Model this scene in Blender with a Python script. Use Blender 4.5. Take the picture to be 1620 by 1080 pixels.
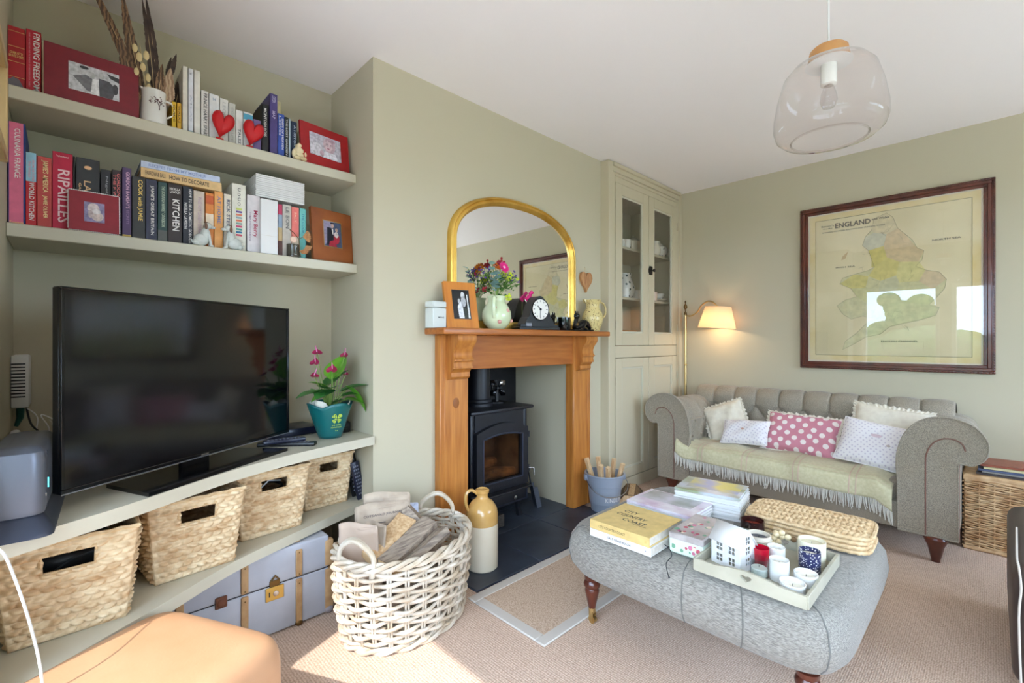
import bpy, bmesh, math, random
from mathutils import Vector as V, Matrix as M
random.seed(11)
for o in list(bpy.data.objects): bpy.data.objects.remove(o)
S = bpy.context.scene; COL = S.collection; R = math.radians; PI = math.pi

# ------------------------------------------------------------------ camera, sky, sun, exposure
cam_d = bpy.data.cameras.new('camera'); cam = bpy.data.objects.new('camera', cam_d); COL.objects.link(cam)
cam.location = (0, 0, 1.20); cam.rotation_euler = (R(90), 0, R(-44))
cam_d.sensor_width = 36; cam_d.lens = 36*734/1620; cam_d.clip_start = .02
S.camera = cam
W = bpy.data.worlds.new('sky'); S.world = W; W.use_nodes = True
bg = W.node_tree.nodes['Background']; bg.inputs[0].default_value = (.575, .755, 1, 1); bg.inputs[1].default_value = 12.0
sun_d = bpy.data.lights.new('sun', 'SUN'); sun = bpy.data.objects.new('sun', sun_d); COL.objects.link(sun)
sun_d.energy = 4.6; sun_d.angle = R(.6); sun_d.color = (1, .96, .91)
sun.rotation_euler = V((.87, .32, -1)).to_track_quat('-Z', 'Y').to_euler(); sun.location = (-5, -2, 6.5)
def portal(loc, rot, w, h):
    d = bpy.data.lights.new('window_portal', 'AREA'); d.shape = 'RECTANGLE'; d.size = w; d.size_y = h
    d.cycles.is_portal = True
    o = bpy.data.objects.new('window_portal', d); COL.objects.link(o); o.location = loc; o.rotation_euler = rot
portal((-.68, .97, 1.15), (R(90), 0, R(-90)), .9, 1.74)
portal((-.68, -.86, 1.15), (R(90), 0, R(-90)), 2.52, 1.74)
portal((2.75, -2.43, 1.35), (R(90), 0, 0), 2.3, 1.5)
S.view_settings.view_transform = 'Standard'; S.view_settings.look = 'None'
S.view_settings.exposure = 0.43; S.view_settings.gamma = 1; S.view_settings.use_curve_mapping = False

# ------------------------------------------------------------------ helpers
def lin(c):
    f = lambda x: x/12.92 if x <= .04045 else ((x+.055)/1.055)**2.4
    return tuple(f(x/255) for x in c[:3]) + (1,)
MATS = {}
def mat(name, rgb, rough=.6, metal=0, rgb2=None, scale=8, bump=0, bscale=80, spec=.5, stretch=(1,1,1), emit=0, ecol=None, detail=4, kind='noise', contrast=(.35,.65), coat=0, bdist=.002, sheen=0, sub=0):
    if name in MATS: return MATS[name]
    m = bpy.data.materials.new(name); m.use_nodes = True; N = m.node_tree.nodes; L = m.node_tree.links
    b = N['Principled BSDF']; b.inputs['Base Color'].default_value = lin(rgb); b.inputs['Roughness'].default_value = rough
    b.inputs['Metallic'].default_value = metal; b.inputs['Specular IOR Level'].default_value = spec; b.inputs['Coat Weight'].default_value = coat
    if sheen: b.inputs['Sheen Weight'].default_value = sheen
    if rgb2 or bump:
        tc = N.new('ShaderNodeTexCoord'); mp = N.new('ShaderNodeMapping'); mp.inputs['Scale'].default_value = stretch
        L.new(tc.outputs['Object'], mp.inputs[0])
    if rgb2:
        if kind == 'voronoi':
            t = N.new('ShaderNodeTexVoronoi'); t.inputs['Scale'].default_value = scale; out = t.outputs['Distance']
        elif kind == 'wave':
            t = N.new('ShaderNodeTexWave'); t.inputs['Scale'].default_value = scale; t.inputs['Distortion'].default_value = 6; t.inputs['Detail'].default_value = 3; t.inputs['Detail Scale'].default_value = 1.2; out = t.outputs['Fac']
        else:
            t = N.new('ShaderNodeTexNoise'); t.inputs['Scale'].default_value = scale; t.inputs['Detail'].default_value = detail; out = t.outputs[0]
        L.new(mp.outputs[0], t.inputs['Vector'])
        r = N.new('ShaderNodeValToRGB'); r.color_ramp.elements[0].position, r.color_ramp.elements[1].position = contrast
        r.color_ramp.elements[0].color = lin(rgb); r.color_ramp.elements[1].color = lin(rgb2)
        L.new(out, r.inputs[0]); L.new(r.outputs[0], b.inputs['Base Color'])
    if bump:
        t2 = N.new('ShaderNodeTexNoise'); t2.inputs['Scale'].default_value = bscale; t2.inputs['Detail'].default_value = 3
        L.new(mp.outputs[0], t2.inputs['Vector'])
        bm_ = N.new('ShaderNodeBump'); bm_.inputs['Strength'].default_value = bump; bm_.inputs['Distance'].default_value = bdist
        L.new(t2.outputs[0], bm_.inputs['Height']); L.new(bm_.outputs[0], b.inputs['Normal'])
    if emit:
        b.inputs['Emission Color'].default_value = lin(ecol or rgb); b.inputs['Emission Strength'].default_value = emit
    MATS[name] = m; return m
def glass(name, tint=(255,255,255), ior=1.45, rough=0.0, tr=1.0):
    m = bpy.data.materials.new(name); m.use_nodes = True; N = m.node_tree.nodes; L = m.node_tree.links
    N.remove(N['Principled BSDF']); out = N['Material Output']
    t = N.new('ShaderNodeBsdfTransparent'); c = lin(tint); t.inputs[0].default_value = c
    g = N.new('ShaderNodeBsdfGlossy'); g.inputs['Roughness'].default_value = rough
    f0 = ((ior-1)/(ior+1))**2; lw = N.new('ShaderNodeLayerWeight'); lw.inputs[0].default_value = .5   # Schlick reflectance, same from both sides
    pw_ = N.new('ShaderNodeMath'); pw_.operation = 'POWER'; pw_.inputs[1].default_value = 5; L.new(lw.outputs['Facing'], pw_.inputs[0])
    f = N.new('ShaderNodeMath'); f.operation = 'MULTIPLY_ADD'; f.inputs[1].default_value = 1-f0; f.inputs[2].default_value = f0; L.new(pw_.outputs[0], f.inputs[0])
    mx = N.new('ShaderNodeMixShader'); L.new(f.outputs[0], mx.inputs[0]); L.new(t.outputs[0], mx.inputs[1]); L.new(g.outputs[0], mx.inputs[2])
    L.new(mx.outputs[0], out.inputs[0]); MATS[name] = m; return m
def nodes(m): return m.node_tree.nodes, m.node_tree.links, m.node_tree.nodes['Principled BSDF']

class MB:
    def __init__(s, T=None): s.v = []; s.f = []; s.m = []; s.T = T; s.mi = 0
    def add(s, vs, fs, T=None):
        o = len(s.v); T = T or s.T
        for p in vs:
            p = V(p)
            s.v.append(tuple(T @ p) if T else tuple(p))
        for f in fs: s.f.append(tuple(i+o for i in f)); s.m.append(s.mi)
        return s
    def frombm(s, bm, T=None):
        bm.verts.index_update(); s.add([v.co[:] for v in bm.verts], [[v.index for v in f.verts] for f in bm.faces], T); bm.free(); return s
    def box(s, x0, x1, y0, y1, z0, z1, bev=0, seg=1, T=None):
        if bev:
            bm = bmesh.new(); bmesh.ops.create_cube(bm, size=1)
            for v in bm.verts: v.co = V(((x0+x1)/2+v.co.x*(x1-x0), (y0+y1)/2+v.co.y*(y1-y0), (z0+z1)/2+v.co.z*(z1-z0)))
            bmesh.ops.bevel(bm, geom=bm.edges[:], offset=min(bev, .49*min(x1-x0, y1-y0, z1-z0)), segments=seg, profile=.5, affect='EDGES')
            return s.frombm(bm, T)
        vs = [(x, y, z) for z in (z0, z1) for y in (y0, y1) for x in (x0, x1)]
        return s.add(vs, [(0,2,3,1),(4,5,7,6),(0,1,5,4),(2,6,7,3),(0,4,6,2),(1,3,7,5)], T)
    def tube(s, pts, r, n=6, closed=False, cap=True, T=None, flat=1):
        pts = [V(p) for p in pts]; k = len(pts); rr = r if isinstance(r, (list, tuple)) else [r]*k
        vs = []; up = None
        for i, p in enumerate(pts):
            a = pts[(i-1) % k] if (closed or i) else p; b = pts[(i+1) % k] if (closed or i < k-1) else p
            t = (b-a); t = t.normalized() if t.length > 1e-9 else V((0,0,1))
            if up is None: up = V((0,0,1)) if abs(t.z) < .9 else V((1,0,0))
            x = t.cross(up)
            if x.length < 1e-6: x = t.orthogonal()
            x.normalize(); y = x.cross(t); up = y
            for j in range(n):
                q = 2*PI*j/n; vs.append(p + x*(rr[i]*math.cos(q)) + y*(rr[i]*flat*math.sin(q)))
        fs = []
        for i in range(k if closed else k-1):
            for j in range(n):
                a = i*n+j; b = i*n+(j+1) % n; c = ((i+1) % k)*n+(j+1) % n; d = ((i+1) % k)*n+j
                fs.append((a, b, c, d))
        if cap and not closed:
            fs.append(tuple(reversed(range(n)))); fs.append(tuple((k-1)*n+j for j in range(n)))
        return s.add(vs, fs, T)
    def lathe(s, prof, n=24, T=None, c=(0,0,0), sx=1, sy=1, cap=True):
        vs = []; fs = []; k = len(prof)
        for r, z in prof:
            for j in range(n):
                q = 2*PI*j/n; vs.append((c[0]+sx*r*math.cos(q), c[1]+sy*r*math.sin(q), c[2]+z))
        for i in range(k-1):
            for j in range(n):
                fs.append((i*n+j, i*n+(j+1) % n, (i+1)*n+(j+1) % n, (i+1)*n+j))
        if cap and prof[0][0] > 1e-5: fs.append(tuple(reversed(range(n))))
        if cap and prof[-1][0] > 1e-5: fs.append(tuple((k-1)*n+j for j in range(n)))
        return s.add(vs, fs, T)
    def ell(s, c, r, n=14, m=8, T=None):
        prof = [(math.sin(PI*i/m)+1e-6, -math.cos(PI*i/m)) for i in range(m+1)]
        vs = []; fs = []
        for a, z in prof:
            for j in range(n): vs.append((c[0]+r[0]*a*math.cos(2*PI*j/n), c[1]+r[1]*a*math.sin(2*PI*j/n), c[2]+r[2]*z))
        for i in range(m):
            for j in range(n): fs.append((i*n+j, i*n+(j+1) % n, (i+1)*n+(j+1) % n, (i+1)*n+j))
        return s.add(vs, fs, T)
    def grid(s, fn, nu, nv, cu=False, T=None, flip=False):
        vs = []; fs = []; ku = nu if cu else nu+1
        for j in range(nv+1):
            for i in range(ku): vs.append(fn(i/nu, j/nv))
        for j in range(nv):
            for i in range(nu):
                a = j*ku+i; b = j*ku+(i+1) % ku; f = (a, b, b+ku, a+ku); fs.append(f[::-1] if flip else f)
        return s.add(vs, fs, T)
    def prism(s, poly, h0, h1, ax='z', T=None, holes=()):
        mp = {'z': lambda a, b, h: (a, b, h), 'y': lambda a, b, h: (a, h, b), 'x': lambda a, b, h: (h, a, b)}[ax]
        bm = bmesh.new(); es = []
        for loop in [poly]+list(holes):
            vs = [bm.verts.new(mp(a, b, h0)) for a, b in loop]
            es += [bm.edges.new((vs[i], vs[(i+1) % len(vs)])) for i in range(len(vs))]
        if holes: bmesh.ops.triangle_fill(bm, use_beauty=True, use_dissolve=False, edges=es)
        else: bm.faces.new(vs)
        if h1 != h0:
            ret = bmesh.ops.extrude_face_region(bm, geom=bm.faces[:])
            d = V(mp(0, 0, h1-h0))
            for g in ret['geom']:
                if isinstance(g, bmesh.types.BMVert): g.co += d
        bmesh.ops.recalc_face_normals(bm, faces=bm.faces[:])
        return s.frombm(bm, T)
    def build(s, name, mats, parent=None, loc=None, rot=None, ang=38, subd=0):
        me = bpy.data.meshes.new(name); me.from_pydata(s.v, [], s.f)
        for m in (mats if isinstance(mats, (list, tuple)) else [mats]): me.materials.append(MATS[m] if isinstance(m, str) else m)
        me.polygons.foreach_set('material_index', s.m); me.polygons.foreach_set('use_smooth', [True]*len(s.f))
        me.update()
        if ang < 180: me.set_sharp_from_angle(angle=R(ang))
        return link(name, me, parent, loc, rot, subd)
def link(name, me, parent=None, loc=None, rot=None, subd=0):
    o = bpy.data.objects.new(name, me); COL.objects.link(o)
    if parent: o.parent = parent
    if loc: o.location = loc
    if rot: o.rotation_euler = rot
    if subd:
        md = o.modifiers.new('smooth', 'SUBSURF'); md.levels = subd; md.render_levels = subd
    return o
def tag(o, label, cat, group=None):
    o['label'] = label; o['category'] = cat
    if group: o['group'] = group
    return o
def thing(name, label, cat, loc=(0,0,0), rz=0, group=None, rx=0, ry=0):
    o = bpy.data.objects.new(name, None); COL.objects.link(o); o.empty_display_size = .05
    o.location = loc; o.rotation_euler = (rx, ry, rz); return tag(o, label, cat, group)
def struct(o): o['kind'] = 'structure'; return o
def stuff(o): o['kind'] = 'stuff'; return o
def frame_T(c, xd, yd):
    x = V(xd).normalized(); y = V(yd).normalized(); z = x.cross(y)
    return M(((x.x, y.x, z.x, c[0]), (x.y, y.y, z.y, c[1]), (x.z, y.z, z.z, c[2]), (0, 0, 0, 1)))
TXT = {}
def txt(parent, s, c, xd, yd, length, height, m, name='lettering'):
    if s not in TXT:
        cu = bpy.data.curves.new('t', 'FONT'); cu.body = s; cu.resolution_u = 2; cu.extrude = 0; cu.offset = .014; cu.align_x = 'LEFT'
        ob = bpy.data.objects.new('t', cu); me = bpy.data.meshes.new_from_object(ob)
        vs = [v.co.copy() for v in me.vertices]; fs = [tuple(p.vertices) for p in me.polygons]
        bpy.data.objects.remove(ob); bpy.data.curves.remove(cu); bpy.data.meshes.remove(me)
        TXT[s] = (vs, fs)
    vs, fs = TXT[s]
    x0 = min(v.x for v in vs); x1 = max(v.x for v in vs); y0 = min(v.y for v in vs); y1 = max(v.y for v in vs)
    sx = length/(x1-x0) if length else height/(y1-y0); sy = height/(y1-y0) if height else sx
    b = MB(frame_T(c, xd, yd)); b.add([((v.x-(x0+x1)/2)*sx, (v.y-(y0+y1)/2)*sy, 0) for v in vs], fs)
    return b.build(name, m, parent, ang=180)
def heart(w, h, n=28):
    pts = []
    for i in range(n):
        t = 2*PI*i/n; x = 16*math.sin(t)**3; y = 13*math.cos(t)-5*math.cos(2*t)-2*math.cos(3*t)-math.cos(4*t)
        pts.append((x/32*w, (y+2.5)/29*h))
    return pts
def copy_tree(o, parent=None):
    c = o.copy(); COL.objects.link(c); c.parent = parent
    for ch in list(o.children): copy_tree(ch, c)
    return c
# ------------------------------------------------------------------ materials
mat('wall', (190,180,154), .85, bump=.06, bscale=140)
mat('joinery', (196,189,168), .5, bump=.04, bscale=60)
mat('cabinet', (196,184,156), .5, bump=.04, bscale=60)  # paint colour carries the warm glow of the corner lamp
mat('ceiling', (240,233,229), .9, bump=.05, bscale=90)
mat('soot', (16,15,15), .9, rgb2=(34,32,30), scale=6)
mat('white_frame', (235,235,232), .4)
mat('white', (222,220,217), .5); mat('white_gloss', (224,221,214), .2); mat('paper', (224,218,208), .8, rgb2=(206,198,188), scale=40)
mat('black', (14,14,15), .4); mat('black_gloss', (8,8,10), .12); mat('charcoal', (40,42,46), .5); mat('dark', (24,22,24), .6)
mat('pine', (196,128,58), .4, rgb2=(160,92,34), scale=3.2, stretch=(14,14,1.2), detail=6, contrast=(.3,.75), coat=.15)
mat('pine_h', (178,106,44), .4, rgb2=(148,80,26), scale=3.2, stretch=(1.2,14,14), detail=6, contrast=(.3,.75), coat=.15)
mat('mahogany', (104,48,30), .3, rgb2=(70,28,18), scale=3, stretch=(3,3,3), detail=6, coat=.3)
mat('gold', (228,188,96), .38, .85, rgb2=(206,160,70), scale=9)
mat('brass', (206,178,124), .3, 1); mat('aged_brass', (122,96,58), .45, 1); mat('steel', (190,190,190), .25, 1)
mat('iron', (15,16,21), .45, rgb2=(24,25,32), scale=20, bump=.1, bscale=200)
mat('slate', (40,46,58), .42, rgb2=(58,66,80), scale=5, detail=8, bump=.15, bscale=30)
mat('tan_leather', (190,146,110), .42, rgb2=(180,132,94), scale=4, detail=6, bump=.12, bscale=160)
mat('brown_leather', (60,48,44), .42, rgb2=(76,62,56), scale=5, bump=.12, bscale=160)
mat('frame_leather', (150,82,34), .4, rgb2=(118,58,20), scale=7, detail=6, bump=.1, bscale=120)
mat('stone_cream', (226,216,194), .22, rgb2=(216,204,180), scale=5, coat=.4); mat('stone_tan', (206,164,98), .22, rgb2=(190,144,78), scale=6, coat=.4)
mat('wicker_white', (220,208,190), .6, rgb2=(188,168,142), scale=14, detail=5, bump=.2, bscale=120)
mat('wicker_tan', (222,186,140), .55, rgb2=(184,138,92), scale=16, detail=5)
mat('hyacinth', (224,200,162), .7, rgb2=(186,148,104), scale=20, detail=6, stretch=(1,1,2), contrast=(.38,.68), bump=.3, bscale=160)
mat('hyacinth_edge', (218,192,150), .7, rgb2=(186,150,106), scale=30)
mat('firewood', (176,158,138), .8, rgb2=(120,104,92), scale=9, stretch=(1,9,9), detail=6, bump=.4, bscale=60)
mat('firewood_pale', (216,184,142), .8, rgb2=(188,146,100), scale=9, stretch=(9,9,1), detail=5, bump=.3, bscale=60)
mat('bark', (120,92,60), .9, rgb2=(76,56,38), scale=14, bump=.6, bscale=40)
mat('trunk_grey', (186,188,196), .5, rgb2=(176,178,186), scale=9, bump=.1, bscale=200); mat('trunk_slat', (196,158,112), .5, rgb2=(172,132,88), scale=20)
mat('rug_sisal', (220,196,172), .95, rgb2=(178,150,126), scale=190, kind='voronoi', contrast=(.1,.75), bump=.4, bscale=240)
mat('rug_border', (198,190,180), .9, bump=.2, bscale=300)
mat('throw', (208,200,164), .95, rgb2=(196,188,150), scale=60, bump=.2, bscale=300, sheen=.2); mat('throw_stripe', (206,180,158), .95)
mat('fringe', (210,206,194), .95)
mat('cream_cloth', (226,216,196), .9, rgb2=(216,204,184), scale=30, bump=.2, bscale=260)
mat('offwhite_cloth', (232,224,220), .9, bump=.15, bscale=260)
mat('leaf', (40,96,44), .35, rgb2=(70,130,56), scale=14); mat('leaf_light', (118,176,52), .35, rgb2=(84,146,44), scale=14); mat('stem', (128,156,76), .5)
mat('eucalyptus', (142,176,164), .6, rgb2=(118,156,150), scale=20); mat('green_small', (74,116,44), .6)
mat('spathe', (132,26,54), .3, rgb2=(164,34,84), scale=16); mat('spadix', (196,110,150), .5)
mat('magenta', (224,28,124), .5); mat('orange_petal', (240,130,24), .5); mat('yellow_green', (196,210,50), .6); mat('purple_petal', (92,58,140), .6); mat('dark_red', (150,20,34), .5)
mat('pot_green', (18,98,96), .3, rgb2=(14,88,90), scale=4); mat('logo_lime', (186,208,84), .5)
mat('jug_green', (206,216,178), .15, rgb2=(198,208,168), scale=6, coat=.5); mat('dot_pink', (210,150,140), .3)
mat('speckle', (220,200,140), .25, rgb2=(90,66,36), kind='voronoi', scale=85, contrast=(.24,.3)); 
N_, L_, B_ = nodes(MATS['speckle'])
for nd in N_:
    if nd.type == 'VALTORGB': nd.color_ramp.elements[0].color, nd.color_ramp.elements[1].color = lin((96,70,40)), lin((212,190,128))
mat('china', (232,226,212), .25, rgb2=(70,90,74), kind='voronoi', scale=24, contrast=(.22,.27))
for nd in nodes(MATS['china'])[0]:
    if nd.type == 'VALTORGB': nd.color_ramp.elements[0].color, nd.color_ramp.elements[1].color = lin((70,84,74)), lin((232,226,212))
mat('heart_red', (196,14,24), .4); mat('driftwood', (190,140,92), .7, rgb2=(160,108,66), scale=18, stretch=(4,4,1))
mat('ivory', (228,210,170), .4, rgb2=(206,184,140), scale=20)
mat('feather_brown', (74,54,42), .7, rgb2=(140,108,78), kind='wave', scale=26, contrast=(.2,.9)); mat('feather_dark', (50,38,34), .7, rgb2=(80,62,52), scale=40); mat('feather_pale', (196,168,138), .8, rgb2=(156,124,98), kind='wave', scale=22); mat('quill', (206,180,130), .5)
mat('seedpod', (214,190,140), .7)
mat('device_grey', (98,102,112), .35, .3); mat('device_dark', (52,56,68), .4, .2); mat('led', (60,220,255), .4, emit=6)
mat('plastic_white', (222,220,214), .4); mat('cable_white', (226,224,220), .5); mat('cable_black', (20,22,24), .5)
mat('bucket_grey', (150,158,170), .45, .1); mat('jute', (224,196,154), .85, rgb2=(192,158,114), scale=50, bump=.4, bscale=200)
mat('tray', (182,177,158), .6, rgb2=(172,167,148), scale=14)
mat('wax', (238,232,214), .4, emit=0); mat('red_glass', (176,16,40), .1); mat('brown_glass', (46,22,20), .12); mat('brown_in', (150,52,28), .3); mat('cream_candle', (230,222,196), .35); mat('pattern_navy', (230,228,226), .4, rgb2=(40,44,84), kind='voronoi', scale=150, contrast=(.28,.34))
mat('ash', (168,160,150), .9, rgb2=(110,100,92), scale=20)
mat('shade', (230,200,172), .9, bump=.1, bscale=300)
mat('garden', (70,104,48), .9, rgb2=(44,74,34), scale=3); mat('tree_leaf', (58,88,44), .9, rgb2=(96,124,66), scale=5, bump=1, bscale=4, bdist=.2)
glass('pane', ior=1.45); glass('map_glass', ior=1.5); glass('pendant_glass', tint=(252,250,249), ior=1.36); glass('tumbler', tint=(240,244,246), ior=1.4); glass('stove_glass', tint=(214,200,186), ior=1.5, rough=.02)
def screen():
    m = mat('tv_screen', (6,6,10), .09, spec=.6)
screen()
mat('mirror_glass', (238,238,236), .0, 1)
# tweed: crossed fine threads
def tweed(name, c1, c2, c3, sc=260, st=(1,1,1)):
    m = mat(name, c1, .9, sheen=.15); N, L, b = nodes(m)
    tc = N.new('ShaderNodeTexCoord'); n1 = N.new('ShaderNodeTexNoise'); n1.inputs['Scale'].default_value = sc; n1.inputs['Detail'].default_value = 2
    n2 = N.new('ShaderNodeTexNoise'); n2.inputs['Scale'].default_value = 5
    r = N.new('ShaderNodeValToRGB'); e = r.color_ramp.elements; e[0].position = .36; e[0].color = lin(c2); e[1].position = .64; e[1].color = lin(c1)
    mx = N.new('ShaderNodeMixRGB'); mx.inputs[2].default_value = lin(c3)
    r2 = N.new('ShaderNodeValToRGB'); r2.color_ramp.elements[0].position = .4; r2.color_ramp.elements[1].position = .9; r2.color_ramp.elements[1].color = (.5,.5,.5,1)
    bp = N.new('ShaderNodeBump'); bp.inputs['Strength'].default_value = .35; bp.inputs['Distance'].default_value = .001
    mpp = N.new('ShaderNodeMapping'); mpp.inputs['Scale'].default_value = st; L.new(tc.outputs['Object'], mpp.inputs[0]); L.new(mpp.outputs[0], n1.inputs['Vector']); L.new(tc.outputs['Object'], n2.inputs['Vector']); L.new(n1.outputs[0], r.inputs[0]); L.new(n2.outputs[0], r2.inputs[0]); L.new(r2.outputs[0], mx.inputs[0])
    L.new(r.outputs[0], mx.inputs[1]); L.new(mx.outputs[0], b.inputs['Base Color']); L.new(n1.outputs[0], bp.inputs['Height']); L.new(bp.outputs[0], b.inputs['Normal'])
tweed('tweed', (174,162,142), (120,110,97), (152,136,112), 330); tweed('ottoman_cloth', (158,153,144), (112,108,102), (140,132,120), 420, (.9,.16,.9))
mat('piping', (128,92,78), .8); mat('seam', (110,108,104), .9)
def carpet():
    m = mat('carpet', (190,160,130), .97); N, L, b = nodes(m)
    tc = N.new('ShaderNodeTexCoord'); mp = N.new('ShaderNodeMapping'); mp.inputs['Scale'].default_value = (1, 1.5, 1); mp.inputs['Rotation'].default_value = (0, 0, R(0)); L.new(tc.outputs['Object'], mp.inputs[0])
    v = N.new('ShaderNodeTexVoronoi'); v.inputs['Scale'].default_value = 95; v.inputs['Randomness'].default_value = .3; L.new(mp.outputs[0], v.inputs['Vector'])
    r = N.new('ShaderNodeValToRGB'); e = r.color_ramp.elements; e[0].position = .1; e[0].color = lin((234,208,186)); e[1].position = .78; e[1].color = lin((170,136,114)); L.new(v.outputs['Distance'], r.inputs[0])
    n = N.new('ShaderNodeTexNoise'); n.inputs['Scale'].default_value = 260; L.new(tc.outputs['Object'], n.inputs['Vector'])
    mx = N.new('ShaderNodeMixRGB'); mx.blend_type = 'OVERLAY'; mx.inputs[0].default_value = .45; L.new(r.outputs[0], mx.inputs[1]); L.new(n.outputs[0], mx.inputs[2]); L.new(mx.outputs[0], b.inputs['Base Color'])
    bp = N.new('ShaderNodeBump'); bp.invert = True; bp.inputs['Strength'].default_value = .6; bp.inputs['Distance'].default_value = .004; L.new(v.outputs['Distance'], bp.inputs['Height']); L.new(bp.outputs[0], b.inputs['Normal'])
carpet()
def dots(name, base, dot, sc, rad, stag=True):
    m = mat(name, base, .9, bump=.12, bscale=240); N, L, b = nodes(m)
    tc = N.new('ShaderNodeTexCoord'); v = N.new('ShaderNodeTexVoronoi'); v.inputs['Scale'].default_value = sc; v.inputs['Randomness'].default_value = .22; v.voronoi_dimensions = '2D'
    mp = N.new('ShaderNodeMapping'); mp.inputs['Rotation'].default_value = (0, 0, R(28)); L.new(tc.outputs['Object'], mp.inputs[0]); L.new(mp.outputs[0], v.inputs['Vector'])
    r = N.new('ShaderNodeValToRGB'); e = r.color_ramp.elements; e[0].position = rad; e[0].color = lin(dot); e[1].position = rad+.04; e[1].color = lin(base)
    L.new(v.outputs['Distance'], r.inputs[0]); L.new(r.outputs[0], b.inputs['Base Color'])
dots('pink_dots', (206,134,148), (240,226,220), 17, .27); dots('sprig', (234,228,228), (206,196,206), 46, .2)
def photo_col(rgb):
    n = 'print_%02x%02x%02x' % tuple(rgb[:3])
    return mat(n, rgb, .25, rgb2=tuple(max(0, int(c*.78)) for c in rgb[:3]), scale=70, contrast=(.4,.7))
def col(rgb, rough=.5):
    n = 'colour_%02x%02x%02x' % tuple(rgb[:3])
    return mat(n, rgb, rough, rgb2=tuple(max(0, int(c*.93)) for c in rgb[:3]), scale=30)
# ------------------------------------------------------------------ the room
XL, XR, YB, YC, ZC = -.14, 4.23, 2.61, 2.115, 2.60
XW, YW = -.55, -2.3
def sbox(name, m, *a): return struct(MB().box(*a).build(name, m))
sbox('floor', 'carpet', XW-.15, XR+.15, YW-.15, 2.9, -.1, 0)
sbox('ceiling', 'ceiling', XW-.15, XR+.15, YW-.15, 2.9, ZC, ZC+.1)
sbox('wall_right', 'wall', XR, XR+.15, YW-.15, 2.9, 0, ZC)
sbox('wall_alcove', 'wall', XL, 1.093, YB, YB+.15, 0, ZC)
sbox('wall_alcove_right', 'wall', 3.06, XR, YB, YB+.15, 0, ZC)
sbox('wall_left', 'wall', XL-.15, XL, 1.53, YB+.15, 0, ZC)
sbox('wall_return', 'wall', XW-.15, XL-.15, 1.53, 1.68, 0, ZC)
OX0, OX1, OZ = 1.625, 2.63, 1.06
sbox('wall_chimney_left', 'wall', 1.093, OX0, YC, 2.9, 0, ZC); sbox('wall_chimney_right', 'wall', OX1, 3.06, YC, 2.9, 0, ZC); sbox('wall_chimney_top', 'wall', OX0, OX1, YC, 2.9, OZ, ZC)
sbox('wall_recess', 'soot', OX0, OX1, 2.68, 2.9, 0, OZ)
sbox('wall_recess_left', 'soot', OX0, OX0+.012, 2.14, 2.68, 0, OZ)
def window(n, axis, a0, a1, z0, z1, mull, p):
    f = MB(); g = []
    def bar(u0, u1, w0, w1, d=.03):
        if axis == 'x': f.box(p-.075-d, p-.075+d, u0, u1, w0, w1, .004)
        else: f.box(u0, u1, p-.075-d, p-.075+d, w0, w1, .004)
    bar(a0, a0+.05, z0, z1); bar(a1-.05, a1, z0, z1); bar(a0+.05, a1-.05, z0, z0+.05); bar(a0+.05, a1-.05, z1-.05, z1)
    xs = [a0] + mull + [a1]
    for q in mull: bar(q-.03, q+.03, z0+.05, z1-.05)
    o = struct(f.build('window_%d' % n, 'white_frame'))
    for u, w in zip(xs[:-1], xs[1:]):
        pb = MB()
        if axis == 'x': pb.box(p-.079, p-.071, u+.03, w-.03, z0+.04, z1-.04)
        else: pb.box(u+.03, w-.03, p-.079, p-.071, z0+.04, z1-.04)
        pb.build('pane', 'pane', o)
# window wall (behind the camera, to the left) and garden wall (behind the camera)
b = MB(); z0, z1 = .28, 2.02
b.box(XW-.15, XW, YW-.15, 1.53, 0, z0); b.box(XW-.15, XW, YW-.15, 1.53, z1, ZC)
for a, c in ((YW-.15, -2.12), (.40, .52), (1.42, 1.53)): b.box(XW-.15, XW, a, c, z0, z1)
struct(b.build('wall_window', 'wall')); window(1, 'x', .52, 1.42, z0, z1, [], XW); window(2, 'x', -2.12, .40, z0, z1, [-.44, -1.28], XW)
b = MB(); b.box(XW, XR, YW-.15, YW, 0, .6); b.box(XW, XR, YW-.15, YW, 2.1, ZC); b.box(XW, 1.6, YW-.15, YW, .6, 2.1); b.box(3.9, XR, YW-.15, YW, .6, 2.1)
struct(b.build('wall_garden', 'wall')); window(3, 'y', 1.6, 3.9, .6, 2.1, [2.75], YW)  # unseen back window, added to fill the room with daylight
# garden outside
struct(MB().box(-40, 40, -40, 40, -.4, -.3).build('ground', 'garden')); struct(MB().box(-6, 4.4, -8, 1.5, -.3, -.2).build('floor_bounce_patio', mat('patio', (214,210,204), .9, rgb2=(200,196,190), scale=3)))  # pale patio slab is an added, unseen reflector sending sunlight up to the ceiling
def tree(x, y, h, w, seed, label):
    rnd = random.Random(seed); t = thing('garden_tree', label, 'tree', (x, y, -.3), 0, 'trees in the garden outside')
    MB().tube([(0,0,0),(.05,0,h*.3),(0,.05,h*.55)], [.14,.11,.07], 8).build('stem', 'bark', t)
    c = MB()
    for i in range(16):
        a = rnd.uniform(0, 2*PI); q = rnd.uniform(0, .75)*w; z = rnd.uniform(.35, .9)*h; s = rnd.uniform(.3, .5)*w*(1.15-.5*z/h)
        c.ell((q*math.cos(a), q*math.sin(a), z), (s, s, s*.8), 10, 7)
    c.build('crown', 'tree_leaf', t)
tree(-8.6, 1.9, 3.0, 1.0, 3, 'rounded garden tree reflected in the glass of the map'); tree(-9.2, -1.4, 2.2, 1.1, 5, 'low spreading garden tree outside the window'); tree(-10, 4.4, 3.2, 1.2, 8, 'tall garden tree beyond the patio')

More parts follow.
